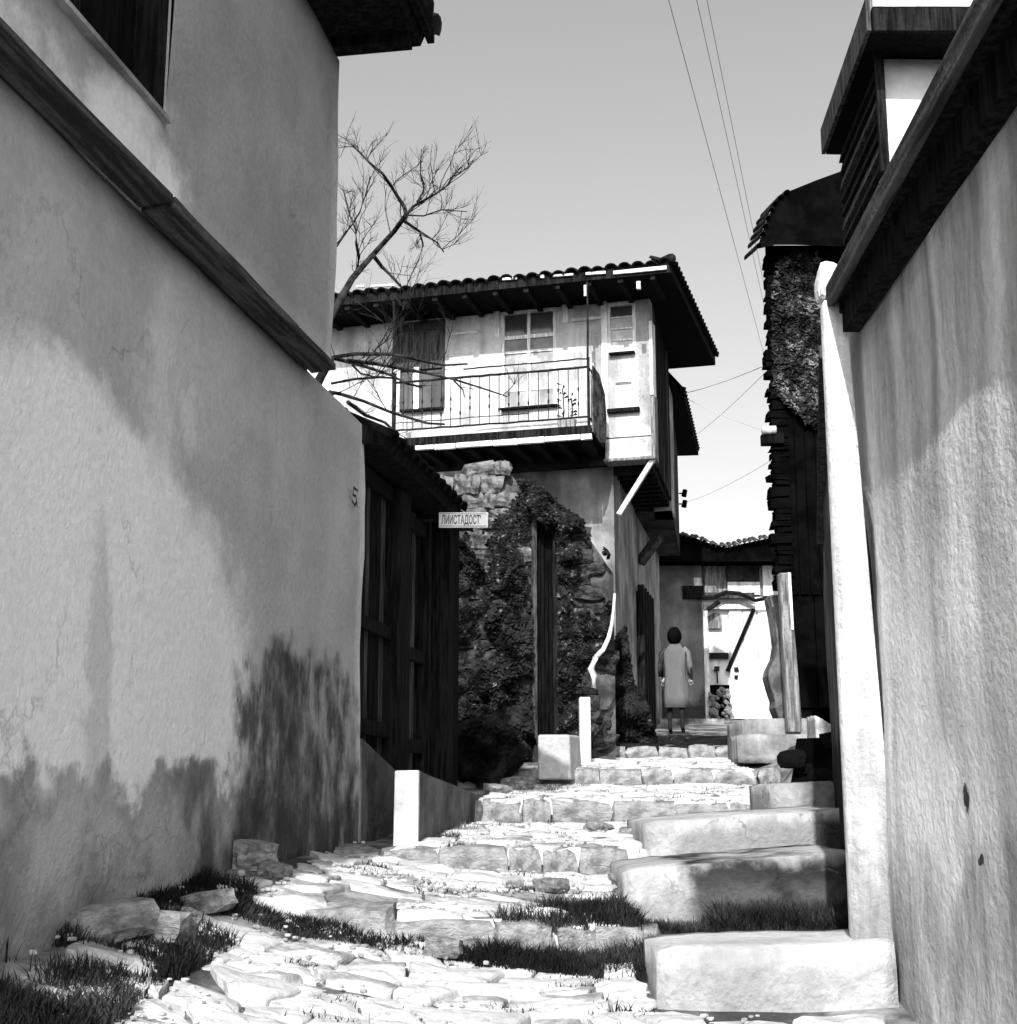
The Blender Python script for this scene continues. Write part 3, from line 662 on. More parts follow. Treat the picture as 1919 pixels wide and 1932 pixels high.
iv = cloud([(822, 1380), (990, 1330), (1010, 1400), (985, 1440), (950, 1475), (905, 1500), (880, 1500), (822, 1470)], 14000, 13.2, .5, thr=-.5, seed=9)
leaves('shrubbery', 'low dark bush filling the corner behind the parapet', M['leaf'], iv, cat='bush')

# pale block and white post, bent pipe
bk = at(1045, 1445, 13.0); x0, x1 = at(1015, 1440, 12.8).x, at(1077, 1440, 12.8).x
mb = MB(); zt = at(1045, 1386, 12.8).z; zb_ = at(1045, 1450, 12.8).z
mb.hexa([(x0, 12.8, zb_ - .1), (x1, 12.8, zb_ - .1), (x1 + .13, 13.3, zb_ - .1), (x0 + .05, 13.3, zb_ - .1), (x0, 12.8, zt), (x1 - .01, 12.8, zt), (x1 + .11, 13.3, zt + .01), (x0 + .05, 13.3, zt + .01)])
tag(mb.build('stone_block', mat('block_concrete', .36, .5, 3, bump=.7, bscale=24, fine=.2), bevel=.02), 'squared pale stone block left of the slim white post', 'block')
p0, p1 = at(1104, 1412, 14.3), at(1105, 1315, 14.3)
po = empty('whitewashed_post', (p0.x, p0.y, 0)); tag(po, 'slim whitewashed post carrying a bent white pipe', 'post')
MB().box(-.058, .058, -.05, .05, p0.z - .2, p1.z, .004).build('post_shaft', M['white'], po, bevel=.012)
pts = [at(x, y, 14.3) - Vector((p0.x, p0.y, 0)) for x, y in ((1107, 1315), (1108, 1303), (1118, 1298), (1122, 1275), (1115, 1262), (1124, 1240), (1138, 1226), (1148, 1205), (1154, 1180), (1158, 1150), (1160, 1120))]
MB().tube(pts[2:6], .045, 7, .03).tube(pts[5:], .028, 6, .014).build('bent_pipe', M['white'], po, smooth=True)
MB().box(-.09, .13, -.06, .06, p1.z + .02, p1.z + .07, .01).build('post_cap', M['dark_wood'], po)

# ================================================================= BALCONY HOUSE
HS = 1.15
E = Vector((2.04, 16.8)) * HS
hd_ = Vector((.963, -.27)).normalized()
E2 = E + Vector((-hd_.y, hd_.x)) * .8 * HS - hd_ * .4 * HS
HF = Frame(E2, hd_); hu = HF.uz
bh = HF.empty('balcony_house'); tag(bh, 'two storey timber house with wide eaves and an iron balcony over the lane', 'house')
ve = -.8 * HS
z_soff = HF.uz(1258, 518, ve)[1]; z_tile = hu(1262, 470, ve)[1]
zbay = hu(1190, 866, 0)[1]
uw = lambda x, y=700, v=0: hu(x, y, v)[0]
zw = lambda y, x=1100, v=0: hu(x, y, v)[1]
W1 = (uw(742, 680), uw(840, 680), zw(775, 790), zw(588, 790)); W2 = (uw(946), uw(1050), zw(771, 1000), zw(584, 1000)); W3 = (uw(1147), uw(1201), zw(668, 1175), zw(570, 1175))
holes = [(W1[0], W1[1], W1[2], W1[3], .12), (W2[0], W2[1], W2[2], W2[3], .1), (W3[0], W3[1], W3[2], W3[3], .1)]
# far end of the street side
far = HF.loc((2.75 + .02, 23.4, 0)); farw = HF.loc((3.48, 28.0, 0))
ms = mat('facade_white', .5, .68, 1.3, bump=.7, bscale=24, fine=.2, crack=1.4, streak=2.5, masks=[dict(t='box', r={2: (-9, 20)}, c=.2, brk=1, bs=1.3, k=.5, amp=0)])
u_bay = uw(1140)
sheet(-7.5, 0, zbay + .35, z_soff, 0, .25, step=.16, amp=.01, holes=holes, seed=4).build('facade_wall', ms, bh, smooth=True)
sheet(u_bay, -.01, zbay + .03, zbay + .33, -.01, .3, step=.12, amp=.006, seed=5).build('bay_foot', ms, bh, smooth=True)
# side wall, rear body
sb = MB(); z0_, z1_ = zbay, z_soff
sb.hexa([(-.02, .26, z0_), (far.x, far.y, z0_), (far.x - 6, far.y, z0_), (-7.5, .26, z0_), (-.02, .26, z1_), (far.x, far.y, z1_), (far.x - 6, far.y, z1_), (-7.5, .26, z1_)])
sb.build('house_body', M['dark_plaster'], bh)
# timbers on the side: corner board, boards coloured dark for the shade on this side
def sidept(t, z, off=.015): return Vector((-.02 + (far.x + .02) * t + off, .26 + (far.y - .26) * t, z))
for i in range(16):
    t0, t1 = i / 16 + .004, (i + 1) / 16 - .004; o_ = .02 + (i % 3) * .006
    MB().hexa([sidept(t0, z0_ - .02, 0), sidept(t1, z0_ - .02, 0), sidept(t1, z0_ - .02, o_), sidept(t0, z0_ - .02, o_), sidept(t0, z1_, 0), sidept(t1, z1_, 0), sidept(t1, z1_, o_), sidept(t0, z1_, o_)]).build('side_board', M['mid_wood'] if i in (0, 1, 13) else M['dark_wood'], bh)
MB().box(-.012, .035, -.02, .26, zw(745, 1225), zw(606, 1225)).build('corner_board', M['white'], bh)
MB().box(-.012, .05, .0, .26, zbay + .0, zw(745, 1225) - .01).build('corner_board', M['grey_wood'], bh)
# bay foot moulding
MB().box(u_bay - .02, .05, -.05, .3, zbay - .03, zbay + .02).build('bay_sill_beam', M['grey_wood'], bh, bevel=.015)
MB().box(-7.5, u_bay - .03, .0, .3, zbay + .2, zbay + .345).build('floor_beam', M['dark_wood'], bh)
# windows
def window(rc, kind):
    a, b, c, d_ = rc; w = b - a
    wf = MB().box(a, a + .05, .0, .06, c, d_).box(b - .05, b, .0, .06, c, d_).box(a, b, .003, .057, d_ - .05, d_).box(a, b, .003, .057, c, c + .05).build('window', M['pale_wood'] if kind else M['mid_wood'], bh)
    return wf
m1, m2_ = (W2[0] + W2[1]) / 2, W2[3] - (W2[3] - W2[2]) * .27
w2 = window(W2, 1)
MB().box(m1 - .025, m1 + .025, .004, .055, W2[2] + .05, W2[3] - .05).build('mullion', M['pale_wood'], w2)
MB().box(W2[0] + .05, W2[1] - .05, .006, .053, m2_ - .03, m2_ + .03).build('transom', M['pale_wood'], w2)
z5 = W2[3] - (W2[3] - W2[2]) * .42
MB().box(W2[0] + .05, W2[1] - .05, .006, .053, z5 - .02, z5 + .02).build('transom', M['white'], w2)
for (a, b) in ((W2[0] + .055, m1 - .03), (m1 + .03, W2[1] - .055)):
    MB().box(a, b, .03, .035, m2_ + .035, W2[3] - .06).build('pane', M['glass'], w2)
    MB().box(a, b, .03, .035, z5 + .025, m2_ - .035).build('pane', mat('dusty_glass', .14, .2, 3, bump=0, rough=.3), w2)
    MB().box(a, b, .03, .035, W2[2] + .3, z5 - .025).build('pane', M['glass_pale'], w2)
    MB().box(a, b, .02, .05, W2[2] + .055, W2[2] + .29).build('door_panel', M['grey_plaster'], w2)
w1 = window(W1, 0); q = (W1[0] + W1[1]) / 2; h1 = W1[3] - W1[2]
MB().box(W1[0] + .06, W1[1] - .06, .035, .045, W1[3] - h1 * .18, W1[3] - .06).build('pane', M['glass'], w1)
MB().box(W1[0] + .05, W1[1] - .05, .02, .05, W1[2] + h1 * .42, W1[3] - h1 * .2).build('shutter_panel', M['mid_wood'], w1)
MB().box(q - .1, q + .0, .0, .055, W1[2] + .02, W1[2] + h1 * .44).build('mullion', M['white'], w1)
MB().box(W1[0] + .05, q - .1, .035, .045, W1[2] + .05, W1[2] + h1 * .4).build('pane', M['glass'], w1)
MB().box(q, W1[1] - .05, .035, .045, W1[2] + .05, W1[2] + h1 * .4).build('pane', M['glass'], w1)
MB().box(W1[0] + .0, W1[0] + .12, -.02, .03, W1[2], W1[2] + h1 * .45).build('casing_board', M['white'], w1)
w3 = window(W3, 1); h3 = W3[3] - W3[2]
for i, mm in enumerate((M['white'], M['glass_pale'], mat('net_curtain', .25, .4, 3, bump=0, rough=.3), M['glass'])):
    MB().box(W3[0] + .05, W3[1] - .05, .03, .04, W3[2] + .05 + (h3 - .1) * i / 4 + .01, W3[2] + .05 + (h3 - .1) * (i + 1) / 4 - .01).build('pane', mm, w3)
    if i: MB().box(W3[0] + .05, W3[1] - .05, .01, .05, W3[2] + .05 + (h3 - .1) * i / 4 - .012, W3[2] + .05 + (h3 - .1) * i / 4 + .012).build('glazing_bar', M['pale_wood'], w3)
def ledge(x0, x1, y, hgt=.05, d=.09, m='dark_wood', nm='window_ledge'):
    MB().box(uw(x0, y), uw(x1, y), -d, -.012, zw(y, x0) - hgt, zw(y, x0)).build(nm, M[m], bh, bevel=.006)
ledge(1150, 1199, 668, .03); ledge(1147, 1208, 774, .06); ledge(1162, 1192, 723, .012, .03); ledge(946, 1053, 772, .035); ledge(757, 838, 776, .035)
ledge(1078, 1140, 602, .05, .03, 'white', 'moulding'); ledge(850, 912, 629, .035, .02, 'white', 'moulding')
# timber posts in the facade
for x, y0, y1, m in ((932, 575, 640, 'pale_wood'), (1062, 575, 610, 'pale_wood'), (1136, 560, 860, 'white')):
    MB().box(uw(x), uw(x) + .09, -.02, .02, max(zw(y1, x), zbay + .36), zw(y0, x)).build('wall_post', M[m], bh)
# roof: soffit, fascia, tiles
uL = HF.uz(560, 560, ve)[0]; farE = HF.loc((3.64, 23.8, 0)); uR = .4 * HS
r_ = MB(); hh = (z_tile - z_soff)
zs = z_soff + .02
r_.hexa([(uL, ve, zs), (uR, ve, zs), (farE.x, farE.y, zs), (uL, farE.y, zs), (uL, ve, zs + .06), (uR, ve, zs + .06), (farE.x, farE.y, zs + .06), (uL, farE.y, zs + .06)])
# hipped roof body
rp = farE.y / 2; r_.add([(uL, ve, zs + .06), (uR, ve, zs + .06), (farE.x, farE.y, zs + .06), (uL, farE.y, zs + .06), (uL, rp, zs + .8), (-1.6, rp, zs + .8)], [(0, 1, 5, 4), (1, 2, 5), (2, 3, 4, 5), (3, 0, 4)])
ro = r_.build('roof', M['black_wood'], bh)
MB().box(uL, uR + .01, ve - .03, ve - .002, zs - .0, zs + .15).build('fascia', M['dark_wood'], ro)
sd = Vector((farE.x - uR, farE.y - ve)); sl_ = sd.length; sdn = sd.normalized(); sn = Vector((sdn.y, -sdn.x))
def sp_(t, off, z): return Vector((uR + sdn.x * t + sn.x * off, ve + sdn.y * t + sn.y * off, z))
MB().hexa([sp_(0, .002, zs), sp_(sl_, .002, zs), sp_(sl_, .03, zs), sp_(0, .03, zs), sp_(0, .002, zs + .15), sp_(sl_, .002, zs + .15), sp_(sl_, .03, zs + .15), sp_(0, .03, zs + .15)]).build('fascia', M['black_wood'], ro)
nti = int((uR - uL) / .2)
sl0 = (.74) / (rp - ve)
for i in range(nti):
    inst('roof_tile', TILED, ro, (uR - .05 - i * .2, ve - .09, zs + .12 + random.uniform(-.015, .02)), (math.atan(sl0), 0, R(random.uniform(-4, 4))), (1.15, 1, 1.15))
for i in range(int(sl_ / .2)):
    p = sp_(.1 + i * .2, .09, zs + .12); inst('roof_tile', TILED, ro, p, (R(22), 0, math.atan2(sdn.y, sdn.x) + 0), (1.15, 1, 1.15))
cs, sn_ = math.cos(math.atan(sl0)), math.sin(math.atan(sl0)); rows = []
for r in range(1, 8):
    for i in range(nti):
        u = uR - .05 - i * .2
        if u < uR - r * .33: rows.append((Vector((u, ve - .09 + r * .33, zs + .13 + r * .33 * sl0)), Vector((1.15, 0, 0)), Vector((0, cs, sn_)), Vector((0, -sn_, cs))))
tiles_stuff(ro, rows, None, TILED)
MB().tube([(uR + .05, ve - .06, zs + .2), (uR - .5, ve + .7, zs + .36), (-1.6, rp, zs + .84)], .075, 8, .07).build('hip_tile', M['tile_dark'], ro, smooth=True)
# rafters under the front eave
i = 0; u = uR - .25
while u > uL:
    MB().box(u - .04, u + .04, ve + .01, .0, zs - .07, zs - .002).build('rafter', M['dark_wood'], ro); u -= .48
# ragged white gutter pieces
for (x0, y0, x1, y1, h, vv) in ((948, 527, 976, 525, .04, ve), (1020, 522, 1027, 522, .05, ve), (1042, 521, 1082, 518, .035, ve), (1105, 517, 1143, 514, .045, ve), (1157, 515, 1258, 505, .06, ve), (672, 541, 688, 540, .04, ve), (700, 540, 745, 538, .04, ve), (648, 576, 797, 568, .055, ve * .35)):
    a, b = HF.uz(x0, y0, vv - .05), HF.uz(x1, y1, vv - .05)
    MB().hexa([(a[0], vv - .07, a[1] - h / 2), (b[0], vv - .07, b[1] - h / 2), (b[0], vv - .035, b[1] - h / 2), (a[0], vv - .035, a[1] - h / 2), (a[0], vv - .07, a[1] + h / 2), (b[0], vv - .07, b[1] + h / 2), (b[0], vv - .035, b[1] + h / 2), (a[0], vv - .035, a[1] + h / 2)]).build('gutter_piece', M['white'], ro, bevel=.008)
# balcony
bv = ve - .05
bu1 = HF.uz(1110, 750, bv)[0]; bu0 = bu1 - 3.55
bu0 = HF.uz(742, 800, bv)[0]
zr1 = HF.uz(1107, 692, bv)[1]; zr0 = HF.uz(1107, 676, bv)[1]; zrb = HF.uz(1107, 786, bv)[1]; zst = HF.uz(1101, 803, bv)[1]; zsb = HF.uz(1120, 828, bv)[1]
bl = MB().box(bu0 - .0, bu1 + .03, bv + .005, 0, zsb + .1, zst - .02).build('balcony', M['dark_wood'], bh)
MB().box(bu0 - .02, bu1 + .05, bv - .02, bv + .0, zsb + .07, zst - .0).build('front_beam', M['dark_wood'], bl, bevel=.01)
a0 = HF.uz(785, 850, bv)[0]
u = a0; k = 0
while u < bu1 + .05:
    w = random.uniform(.25, .6); w = min(w, bu1 + .06 - u)
    if w < .05: break
    MB().box(u, u + w - .01, bv - .04, bv + .02, zsb - .0 + random.uniform(-.01, .01), zsb + .075, .004).build('fascia_board', M['white' if k % 3 else 'pale_wood'], bl, bevel=.006); u += w; k += 1
for i in range(9):
    u = bu0 + .1 + i * (bu1 - bu0 - .1) / 8.5; MB().box(u, u + .1, bv + .05, .5, zsb - .02, zsb + .095).build('floor_joist', M['dark_wood'], bl)
# rails
def rail(z, r, u0=bu0, u1=bu1, nm='rail', m='iron', n=24, w=.012):
    MB().tube([(u0 + (u1 - u0) * i / n, bv + .02, z + w * noise.noise(Vector((i * .7, z * 9, 0)))) for i in range(n + 1)], r, 5).build(nm, M[m], bl)
rail(zr1, .02); rail(zr0, .012, bu0 + 1.1); rail(zrb, .016); rail(zrb + .12, .008, bu0, bu0 + 2.1)
nb_ = int((bu1 - bu0) / .145)
for i in range(1, nb_):
    u = bu0 + (bu1 - bu0) * i / nb_
    b = MB().tube([(u, bv + .02, zrb), (u, bv + .02, zr1)], .0065, 5)
    for z in (zrb + .2, zrb + .27, (zr1 + zrb) / 2 + .05):
        if random.random() < .45: b.tube([(u, bv + .02, z - .02), (u, bv + .02, z), (u, bv + .02, z + .03)], .014, 5)
    b.build('baluster', M['iron'], bl)
for u, r in ((bu0, .035), (bu1, .022)):
    MB().tube([(u, bv + .02, zst - .02), (u, bv + .02, zr0 + .02)], r, 6).build('railing_post', M['iron'], bl)
# side returns of the railing
for z in (zr1, zrb): MB().tube([(bu1, bv + .02, z), (bu1, -.02, z)], .015, 5).build('rail', M['iron'], bl)
for i in range(1, 5): MB().tube([(bu1, bv + .02 - bv * i / 5, zrb), (bu1, bv + .02 - bv * i / 5, zr1)], .007, 5).build('baluster', M['iron'], bl)
# thin eave posts on the balcony front
for x, m in ((1107, 'iron'), (741, 'iron')):
    u = HF.uz(x, 600, bv)[0]
    MB().tube([(u, bv + .03, zr0), (u + .01, bv + .03, (zr0 + zs) / 2), (u, bv + .05, zs)], .016, 6).build('eave_post', M[m], bl)
u = HF.uz(1105, 600, bv)[0]; MB().box(u - .018, u + .018, bv - .02, bv + .01, zs - .25, zs - .08).build('white_tape', M['white'], bl)
u = HF.uz(1205, 540, ve)[0]; MB().box(u - .03, u + .03, ve - .02, ve + .02, zs - .2, zs - .08, .01).build('white_tape', M['white'], ro)
# dark cloth over the right railing end
tag(MB().add([HF.w(HF.uz(x, y, bv + dv)[0] + .02, bv + dv, HF.uz(x, y, bv + dv)[1]) for (x, y, dv) in ((1114, 690, -.03), (1126, 706, .25), (1137, 745, .5), (1140, 790, .55), (1139, 835, .6), (1128, 835, .3), (1115, 815, -.03), (1122, 760, .2))],
             [(0, 1, 7), (1, 2, 7), (2, 3, 7), (3, 4, 7), (4, 5, 7), (5, 6, 7), (6, 0, 7)]).build('blanket', mat('dark_blanket', .02, .09, 6, bump=.8, bscale=12)), 'dark blotched blanket hung over the right end of the balcony rail', 'blanket')
bpy.data.objects['blanket'].modifiers.new('s', 'SOLIDIFY').thickness = .02
# flower pot things on the balcony rail shelf
pz = zst + .02
for (x, hgt) in ((1062, .5), (1078, .35)):
    u = HF.uz(x, 780, bv + .3)[0]; P = HF.w(u, bv + .3, pz); t = empty('potted_plant', P)
    tag(t, 'spindly dark plant in a pot on the balcony, %s of the pair' % ('taller' if hgt > .4 else 'shorter'), 'plant')
    MB().tube([(0, 0, 0), (0, 0, .16)], .06, 8, .085).build('pot', M['grey_plaster'], t)
    b = MB(); b.tube([(0, 0, .15), (.02, 0, .3), (0, 0, .15 + hgt)], .01, 4)
    for i in range(14): z = .2 + hgt * random.random(); a = random.uniform(0, 6.3); b.add([(0, 0, z), (.07 * math.cos(a), .07 * math.sin(a), z + .05), (.1 * math.cos(a + .3), .1 * math.sin(a + .3), z + .02)], [(0, 1, 2)])
    b.build('foliage', M['leaf'], t)
# strut under the bay
s0, s1 = HF.uz(1232, 880, .05), HF.uz(1167, 968, .3)
d_ = .035
MB().hexa([(s1[0] - d_, .3, s1[1]), (s1[0] + d_, .3, s1[1] - .03), (s1[0] + d_, .36, s1[1] - .03), (s1[0] - d_, .36, s1[1]), (s0[0] - d_ * 1.2, .0, zbay - .03), (s0[0] + d_ * 1.2, .0, zbay - .03), (s0[0] + d_ * 1.2, .08, zbay - .03), (s0[0] - d_ * 1.2, .08, zbay - .03)]).build('strut', M['pale_wood'], bh)
# ground storey
ul = HF.uz(1160, 1050, .35)[0]; lc = HF.w(ul, .35, 0)
gfar = HF.loc((3.05, 28, 0)); gz = 0.2
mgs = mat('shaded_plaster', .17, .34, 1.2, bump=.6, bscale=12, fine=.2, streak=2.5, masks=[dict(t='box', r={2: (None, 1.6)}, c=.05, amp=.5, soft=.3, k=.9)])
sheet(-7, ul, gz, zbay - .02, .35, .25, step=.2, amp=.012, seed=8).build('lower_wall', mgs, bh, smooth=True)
sw_ = MB(); N_ = 20
for i in range(N_):
    t0, t1 = i / N_, (i + 1) / N_
    A = Vector((ul + (gfar.x - ul) * t0, .6 + (gfar.y - .6) * t0)); B = Vector((ul + (gfar.x - ul) * t1, .6 + (gfar.y - .6) * t1))
    sw_.hexa([(A.x, A.y, gz), (B.x, B.y, gz), (B.x - 1, B.y, gz), (A.x - 1, A.y, gz), (A.x, A.y, zbay), (B.x, B.y, zbay), (B.x - 1, B.y, zbay), (A.x - 1, A.y, zbay)])
sw_.build('side_wall', mgs, bh)
# dark side door & post row along the ground storey
for (t0, t1, nm) in ((.36, .6, 'side_door'),):
    A = Vector((ul + (gfar.x - ul) * t0, .6 + (gfar.y - .6) * t0)); B = Vector((ul + (gfar.x - ul) * t1, .6 + (gfar.y - .6) * t1)); dd = (B - A).normalized(); nn = Vector((dd.y, -dd.x)) * .06
    MB().hexa([(A.x, A.y, gz), (B.x, B.y, gz), (B.x + nn.x, B.y + nn.y, gz), (A.x + nn.x, A.y + nn.y, gz), (A.x, A.y, 3.4), (B.x, B.y, 3.4), (B.x + nn.x, B.y + nn.y, 3.4), (A.x + nn.x, A.y + nn.y, 3.4)]).build(nm, M['black_wood'], bh)
    for k in range(5):
        C = A.lerp(B, k / 4) + nn * 1.4; MB().box(C.x - .05, C.x + .05, C.y - .06, C.y + .06, gz, 3.5).build('door_post', M['dark_wood'], bh)
sp1 = at(1240, 1050, 24.5)
# second strut, dim, further up the lane
A = HF.loc(at(1207, 1062, 24)); B = HF.loc(at(1245, 1010, 24)); MB().tube([A, B], .1, 4).build('strut', M['mid_wood'], bh)
# jetty joists at the lane side
for i in range(9):
    t = (i + .5) / 9; p = sidept(t, zbay); MB().box(p.x - 1.4, p.x - .03, p.y - .06, p.y + .06, zbay - .14, zbay - .002).build('jetty_joist', M['dark_wood'], bh)

# rear wing house
rw = empty('rear_house', (0, 0, 0)); tag(rw, 'dark narrow house adjoining the balcony house further up the lane with its own eave', 'house')
A = Vector((2.79, 23.45)); B = Vector((3.48, 28.0)); zc = at(1280, 1005, 25.5).z; zt2 = 7.0
mb = MB(); mb.hexa([(A.x, A.y, zc), (B.x, B.y, zc), (B.x - 4, B.y + 1, zc), (A.x - 4, A.y + 1, zc), (A.x, A.y, zt2), (B.x, B.y, zt2), (B.x - 4, B.y + 1, zt2), (A.x - 4, A.y + 1, zt2)]).build('upper_wall', M['dark_plaster'], rw)
MB().hexa([(A.x + .0, A.y - .02, zc), (A.x + .16, A.y + .8, zc), (A.x - .2, A.y + .8, zc), (A.x - .3, A.y - .02, zc), (A.x, A.y - .02, zt2), (A.x + .16, A.y + .8, zt2), (A.x - .2, A.y + .8, zt2), (A.x - .3, A.y - .02, zt2)]).build('corner_board', M['grey_plaster'], rw)
q0, q1 = at(1290, 742, 24.0), at(1318, 858, 28.6)
rr = MB().hexa([(2.4, 23.9, 7.0), (q0.x, q0.y, 7.0), (q1.x, q1.y, 7.0), (2.4, 28.8, 7.0), (2.4, 23.9, 7.9), (q0.x, q0.y, 7.12), (q1.x, q1.y, 7.12), (2.4, 28.8, 7.9)]).build('roof', M['black_wood'], rw)
for i in range(20):
    p = Vector(q0).lerp(Vector(q1), i / 20); inst('roof_tile', TILED, rr, (p.x + .04, p.y + .1, 7.08), (R(20), 0, R(85)), (1.1, 1, 1))
for y in (931, 951):
    P = at(1281, y, 25.5); Q = at(1290, y, 25.5)
    i_ = MB().tube([P, Q], .015, 5).tube([Q - Vector((0, 0, .06)), Q + Vector((.03, 0, .07))], .05, 8, .045).build('insulator', M['black'], rw, smooth=True)
P = at(1279, 728, 24); Q = at(1291, 745, 24); MB().tube([P, Q, Q + Vector((-.02, 0, -.1))], .03, 5).build('insulator', M['black'], rw)

# ================================================================= FAR HOUSE
YF = 30.0
fh = empty('end_house', (0, YF, 0)); tag(fh, 'low whitewashed house closing the lane with a sagging tiled roof', 'house')
def fx(x, y=1200): return at(x, y, YF).x
def fz(y): return at(1400, y, YF).z
MB().box(fx(1230), fx(1326), .0, 3, 1.2, fz(1060)).build('left_wall', mat('shaded_grey_wall', .13, .24, .8, bump=.6, streak=1.5, masks=[dict(t='box', r={2: (None, 2.1)}, c=.03, amp=.6, soft=.15, k=.9)]), fh)
MB().box(fx(1326), fx(1560), .05, 3, 1.2, fz(1126)).build('front_wall', M['facade'], fh)
MB().box(fx(1326), fx(1560), .06, 3, fz(1126), fz(1062)).build('upper_wall', M['grey_wood'], fh)
MB().box(fx(1290), fx(1330), -.08, .05, fz(1130), fz(1106)).build('lintel', M['dark_wood'], fh)
for x0, x1, y0, y1, m in ((1332, 1354, 1068, 1120, 'grey_wood'), (1376, 1437, 1098, 1122, 'white'), (1443, 1462, 1062, 1124, 'white'), (1376, 1437, 1064, 1096, 'dark_plaster'), (1312, 1326, 1090, 1122, 'pale_wood')):
    MB().box(fx(x0), fx(x1), -.01, .05, fz(y1), fz(y0)).build('wall_panel', M[m], fh)
# door
do = MB().box(fx(1376), fx(1478), .0, .045, fz(1357), fz(1150)).build('door', M['white'], fh)
for x in (1376, 1403, 1430, 1455):
    MB().box(fx(x) + .01, fx(x + 25) - .01, -.03, .0, fz(1356), fz(1151)).build('plank', M['facade'], do)
MB().box(fx(1328), fx(1426), -.1, -.0, fz(1150), fz(1141)).build('door_head', M['white'], do)
MB().box(fx(1327), fx(1336), -.06, .04, fz(1360), fz(1150)).build('door_jamb', M['white'], do)
MB().box(fx(1337), fx(1362), -.05, -.01, fz(1186), fz(1157)).build('notice_board', M['grey_wood'], do)
mb = MB(); a, b = at(1421, 1150, YF), at(1371, 1267, YF)
mb.tube([(a.x, -.09, a.z), (b.x, -.09, b.z)], .045, 5).build('brace_bar', M['black_wood'], do)
MB().box(fx(1334), fx(1373), -.05, .0, fz(1243), fz(1232)).build('strap_hinge', M['iron'], do)
for x, y, s in ((1350, 1262, .05), (1387, 1263, .045), (1386, 1278, .035)): MB().box(fx(x) - s, fx(x) + s, -.07, -.03, fz(y) - s, fz(y) + s, .01).build('latch', M['iron'], do)
MB().tube([(fx(1350), -.05, fz(1262)), (fx(1351), -.05, fz(1290))], .02, 4).build('latch', M['iron'], do)
MB().box(fx(1337), fx(1374), .03, .06, fz(1354), fz(1292)).build('hatch', M['black'], do)
rp_ = empty('rubble_heap', (fx(1355), YF - .2, fz(1356))); tag(rp_, 'small heap of pale rubble in the hatch of the white door', 'rubble')
for i in range(48):
    s = random.uniform(.05, .13); X = random.uniform(-.24, .22); Z = random.uniform(0, .65) * (1 - abs(X) * 1.0)
    inst('rubble_stone', RISE[random.randrange(16)], rp_, (X, random.uniform(-.1, .12), Z), (random.random(), random.random(), random.random()), (s, s, s * .7))
# crooked lintel branch
pts = [at(x, y, YF - .3) - Vector((0, YF, 0)) for x, y in ((1318, 1128), (1345, 1128), (1370, 1118), (1395, 1120), (1425, 1133), (1470, 1125))]
MB().tube(pts, .06, 5, .04).tube([at(1357, 1135, YF - .3) - Vector((0, YF, 0)), at(1335, 1150, YF - .3) - Vector((0, YF, 0))], .05, 5).build('crooked_pole', M['dark_wood'], fh)
MB().box(fx(1330), fx(1425), -.1, .04, fz(1130), fz(1119)).build('lintel', M['mid_wood'], fh)
# roof
pr = [(1240, 1000), (1283, 1008), (1310, 1014), (1345, 1027), (1370, 1033), (1400, 1026), (1456, 1014), (1560, 1005)]
mb = MB()
for (a, b), (c, d_) in zip(pr, pr[1:]):
    P, Q = at(a, b, YF - .6), at(c, d_, YF - .6); o_ = Vector((0, YF, 0)); zl = fz(1066)
    mb.hexa([P * 1 - o_ - Vector((0, 0, P.z - zl + .02)), Q - o_ - Vector((0, 0, Q.z - zl + .02)), Vector((Q.x, 2.6, zl)), Vector((P.x, 2.6, zl)), P - o_, Q - o_, Vector((Q.x, 2.6, Q.z + .3)), Vector((P.x, 2.6, P.z + .3))])
fr = mb.build('roof', M['black'], fh)
for i in range(30):
    x = 1262 + i * 9.3
    for (a, b), (c, d_) in zip(pr, pr[1:]):
        if a <= x < c: y = b + (d_ - b) * (x - a) / (c - a)
    P = at(x, y, YF - .75); inst('roof_tile', TILE, fr, (P.x, P.y - YF, P.z - .03 + random.uniform(-.015, .02)), (R(20), 0, R(random.uniform(-6, 6))), (.75, 1, .8))
MB().box(fx(1200), fx(1330), -2.4, -.05, Sz(28) - .3, Sz(28) + .05).build('door_step', M['earth'], fh)

# ================================================================= DARK HOUSE (right middle)
YD = 14.0
dh = empty('dark_house', (0, YD, 0)); tag(dh, 'tall black boarded house on the right with creeper and ragged tile ends', 'house')
XD = .1945 * YD; zj = at(1480, 1122, YD).z; zd1 = at(1530, 1335, YD).z
XK = .2 * (YD + 3.2)
MB().hexa([(XD, 0, zj), (6.5, 0, zj), (6.5, 3.2, zj), (XK, 3.2, zj), (XD, 0, 5.72), (6.5, 0, 5.72), (6.5, 3.2, 5.72), (XK, 3.2, 5.72)]).build('upper_wall', M['black'], dh)
xb = at(1497, 1200, YD).x
MB().hexa([(xb, .04, zd1), (6.5, .04, zd1), (6.5, 3.2, zd1), (xb + .75, 3.2, zd1), (xb, .04, zj), (6.5, .04, zj), (6.5, 3.2, zj), (xb + .75, 3.2, zj)]).build('lower_wall', M['black'], dh)
for i in range(14):
    w = (4.2 - XD) / 14; MB().box(XD + i * w + .01, XD + (i + 1) * w - .008, -.03, -.002, zj, 5.7).build('wall_board', M['black'], dh)
for i in range(5):
    MB().box(xb + i * .22 + .01, xb + (i + 1) * .22 - .01, .0, .038, zd1, zj - .003).build('wall_board', M['black'], dh)
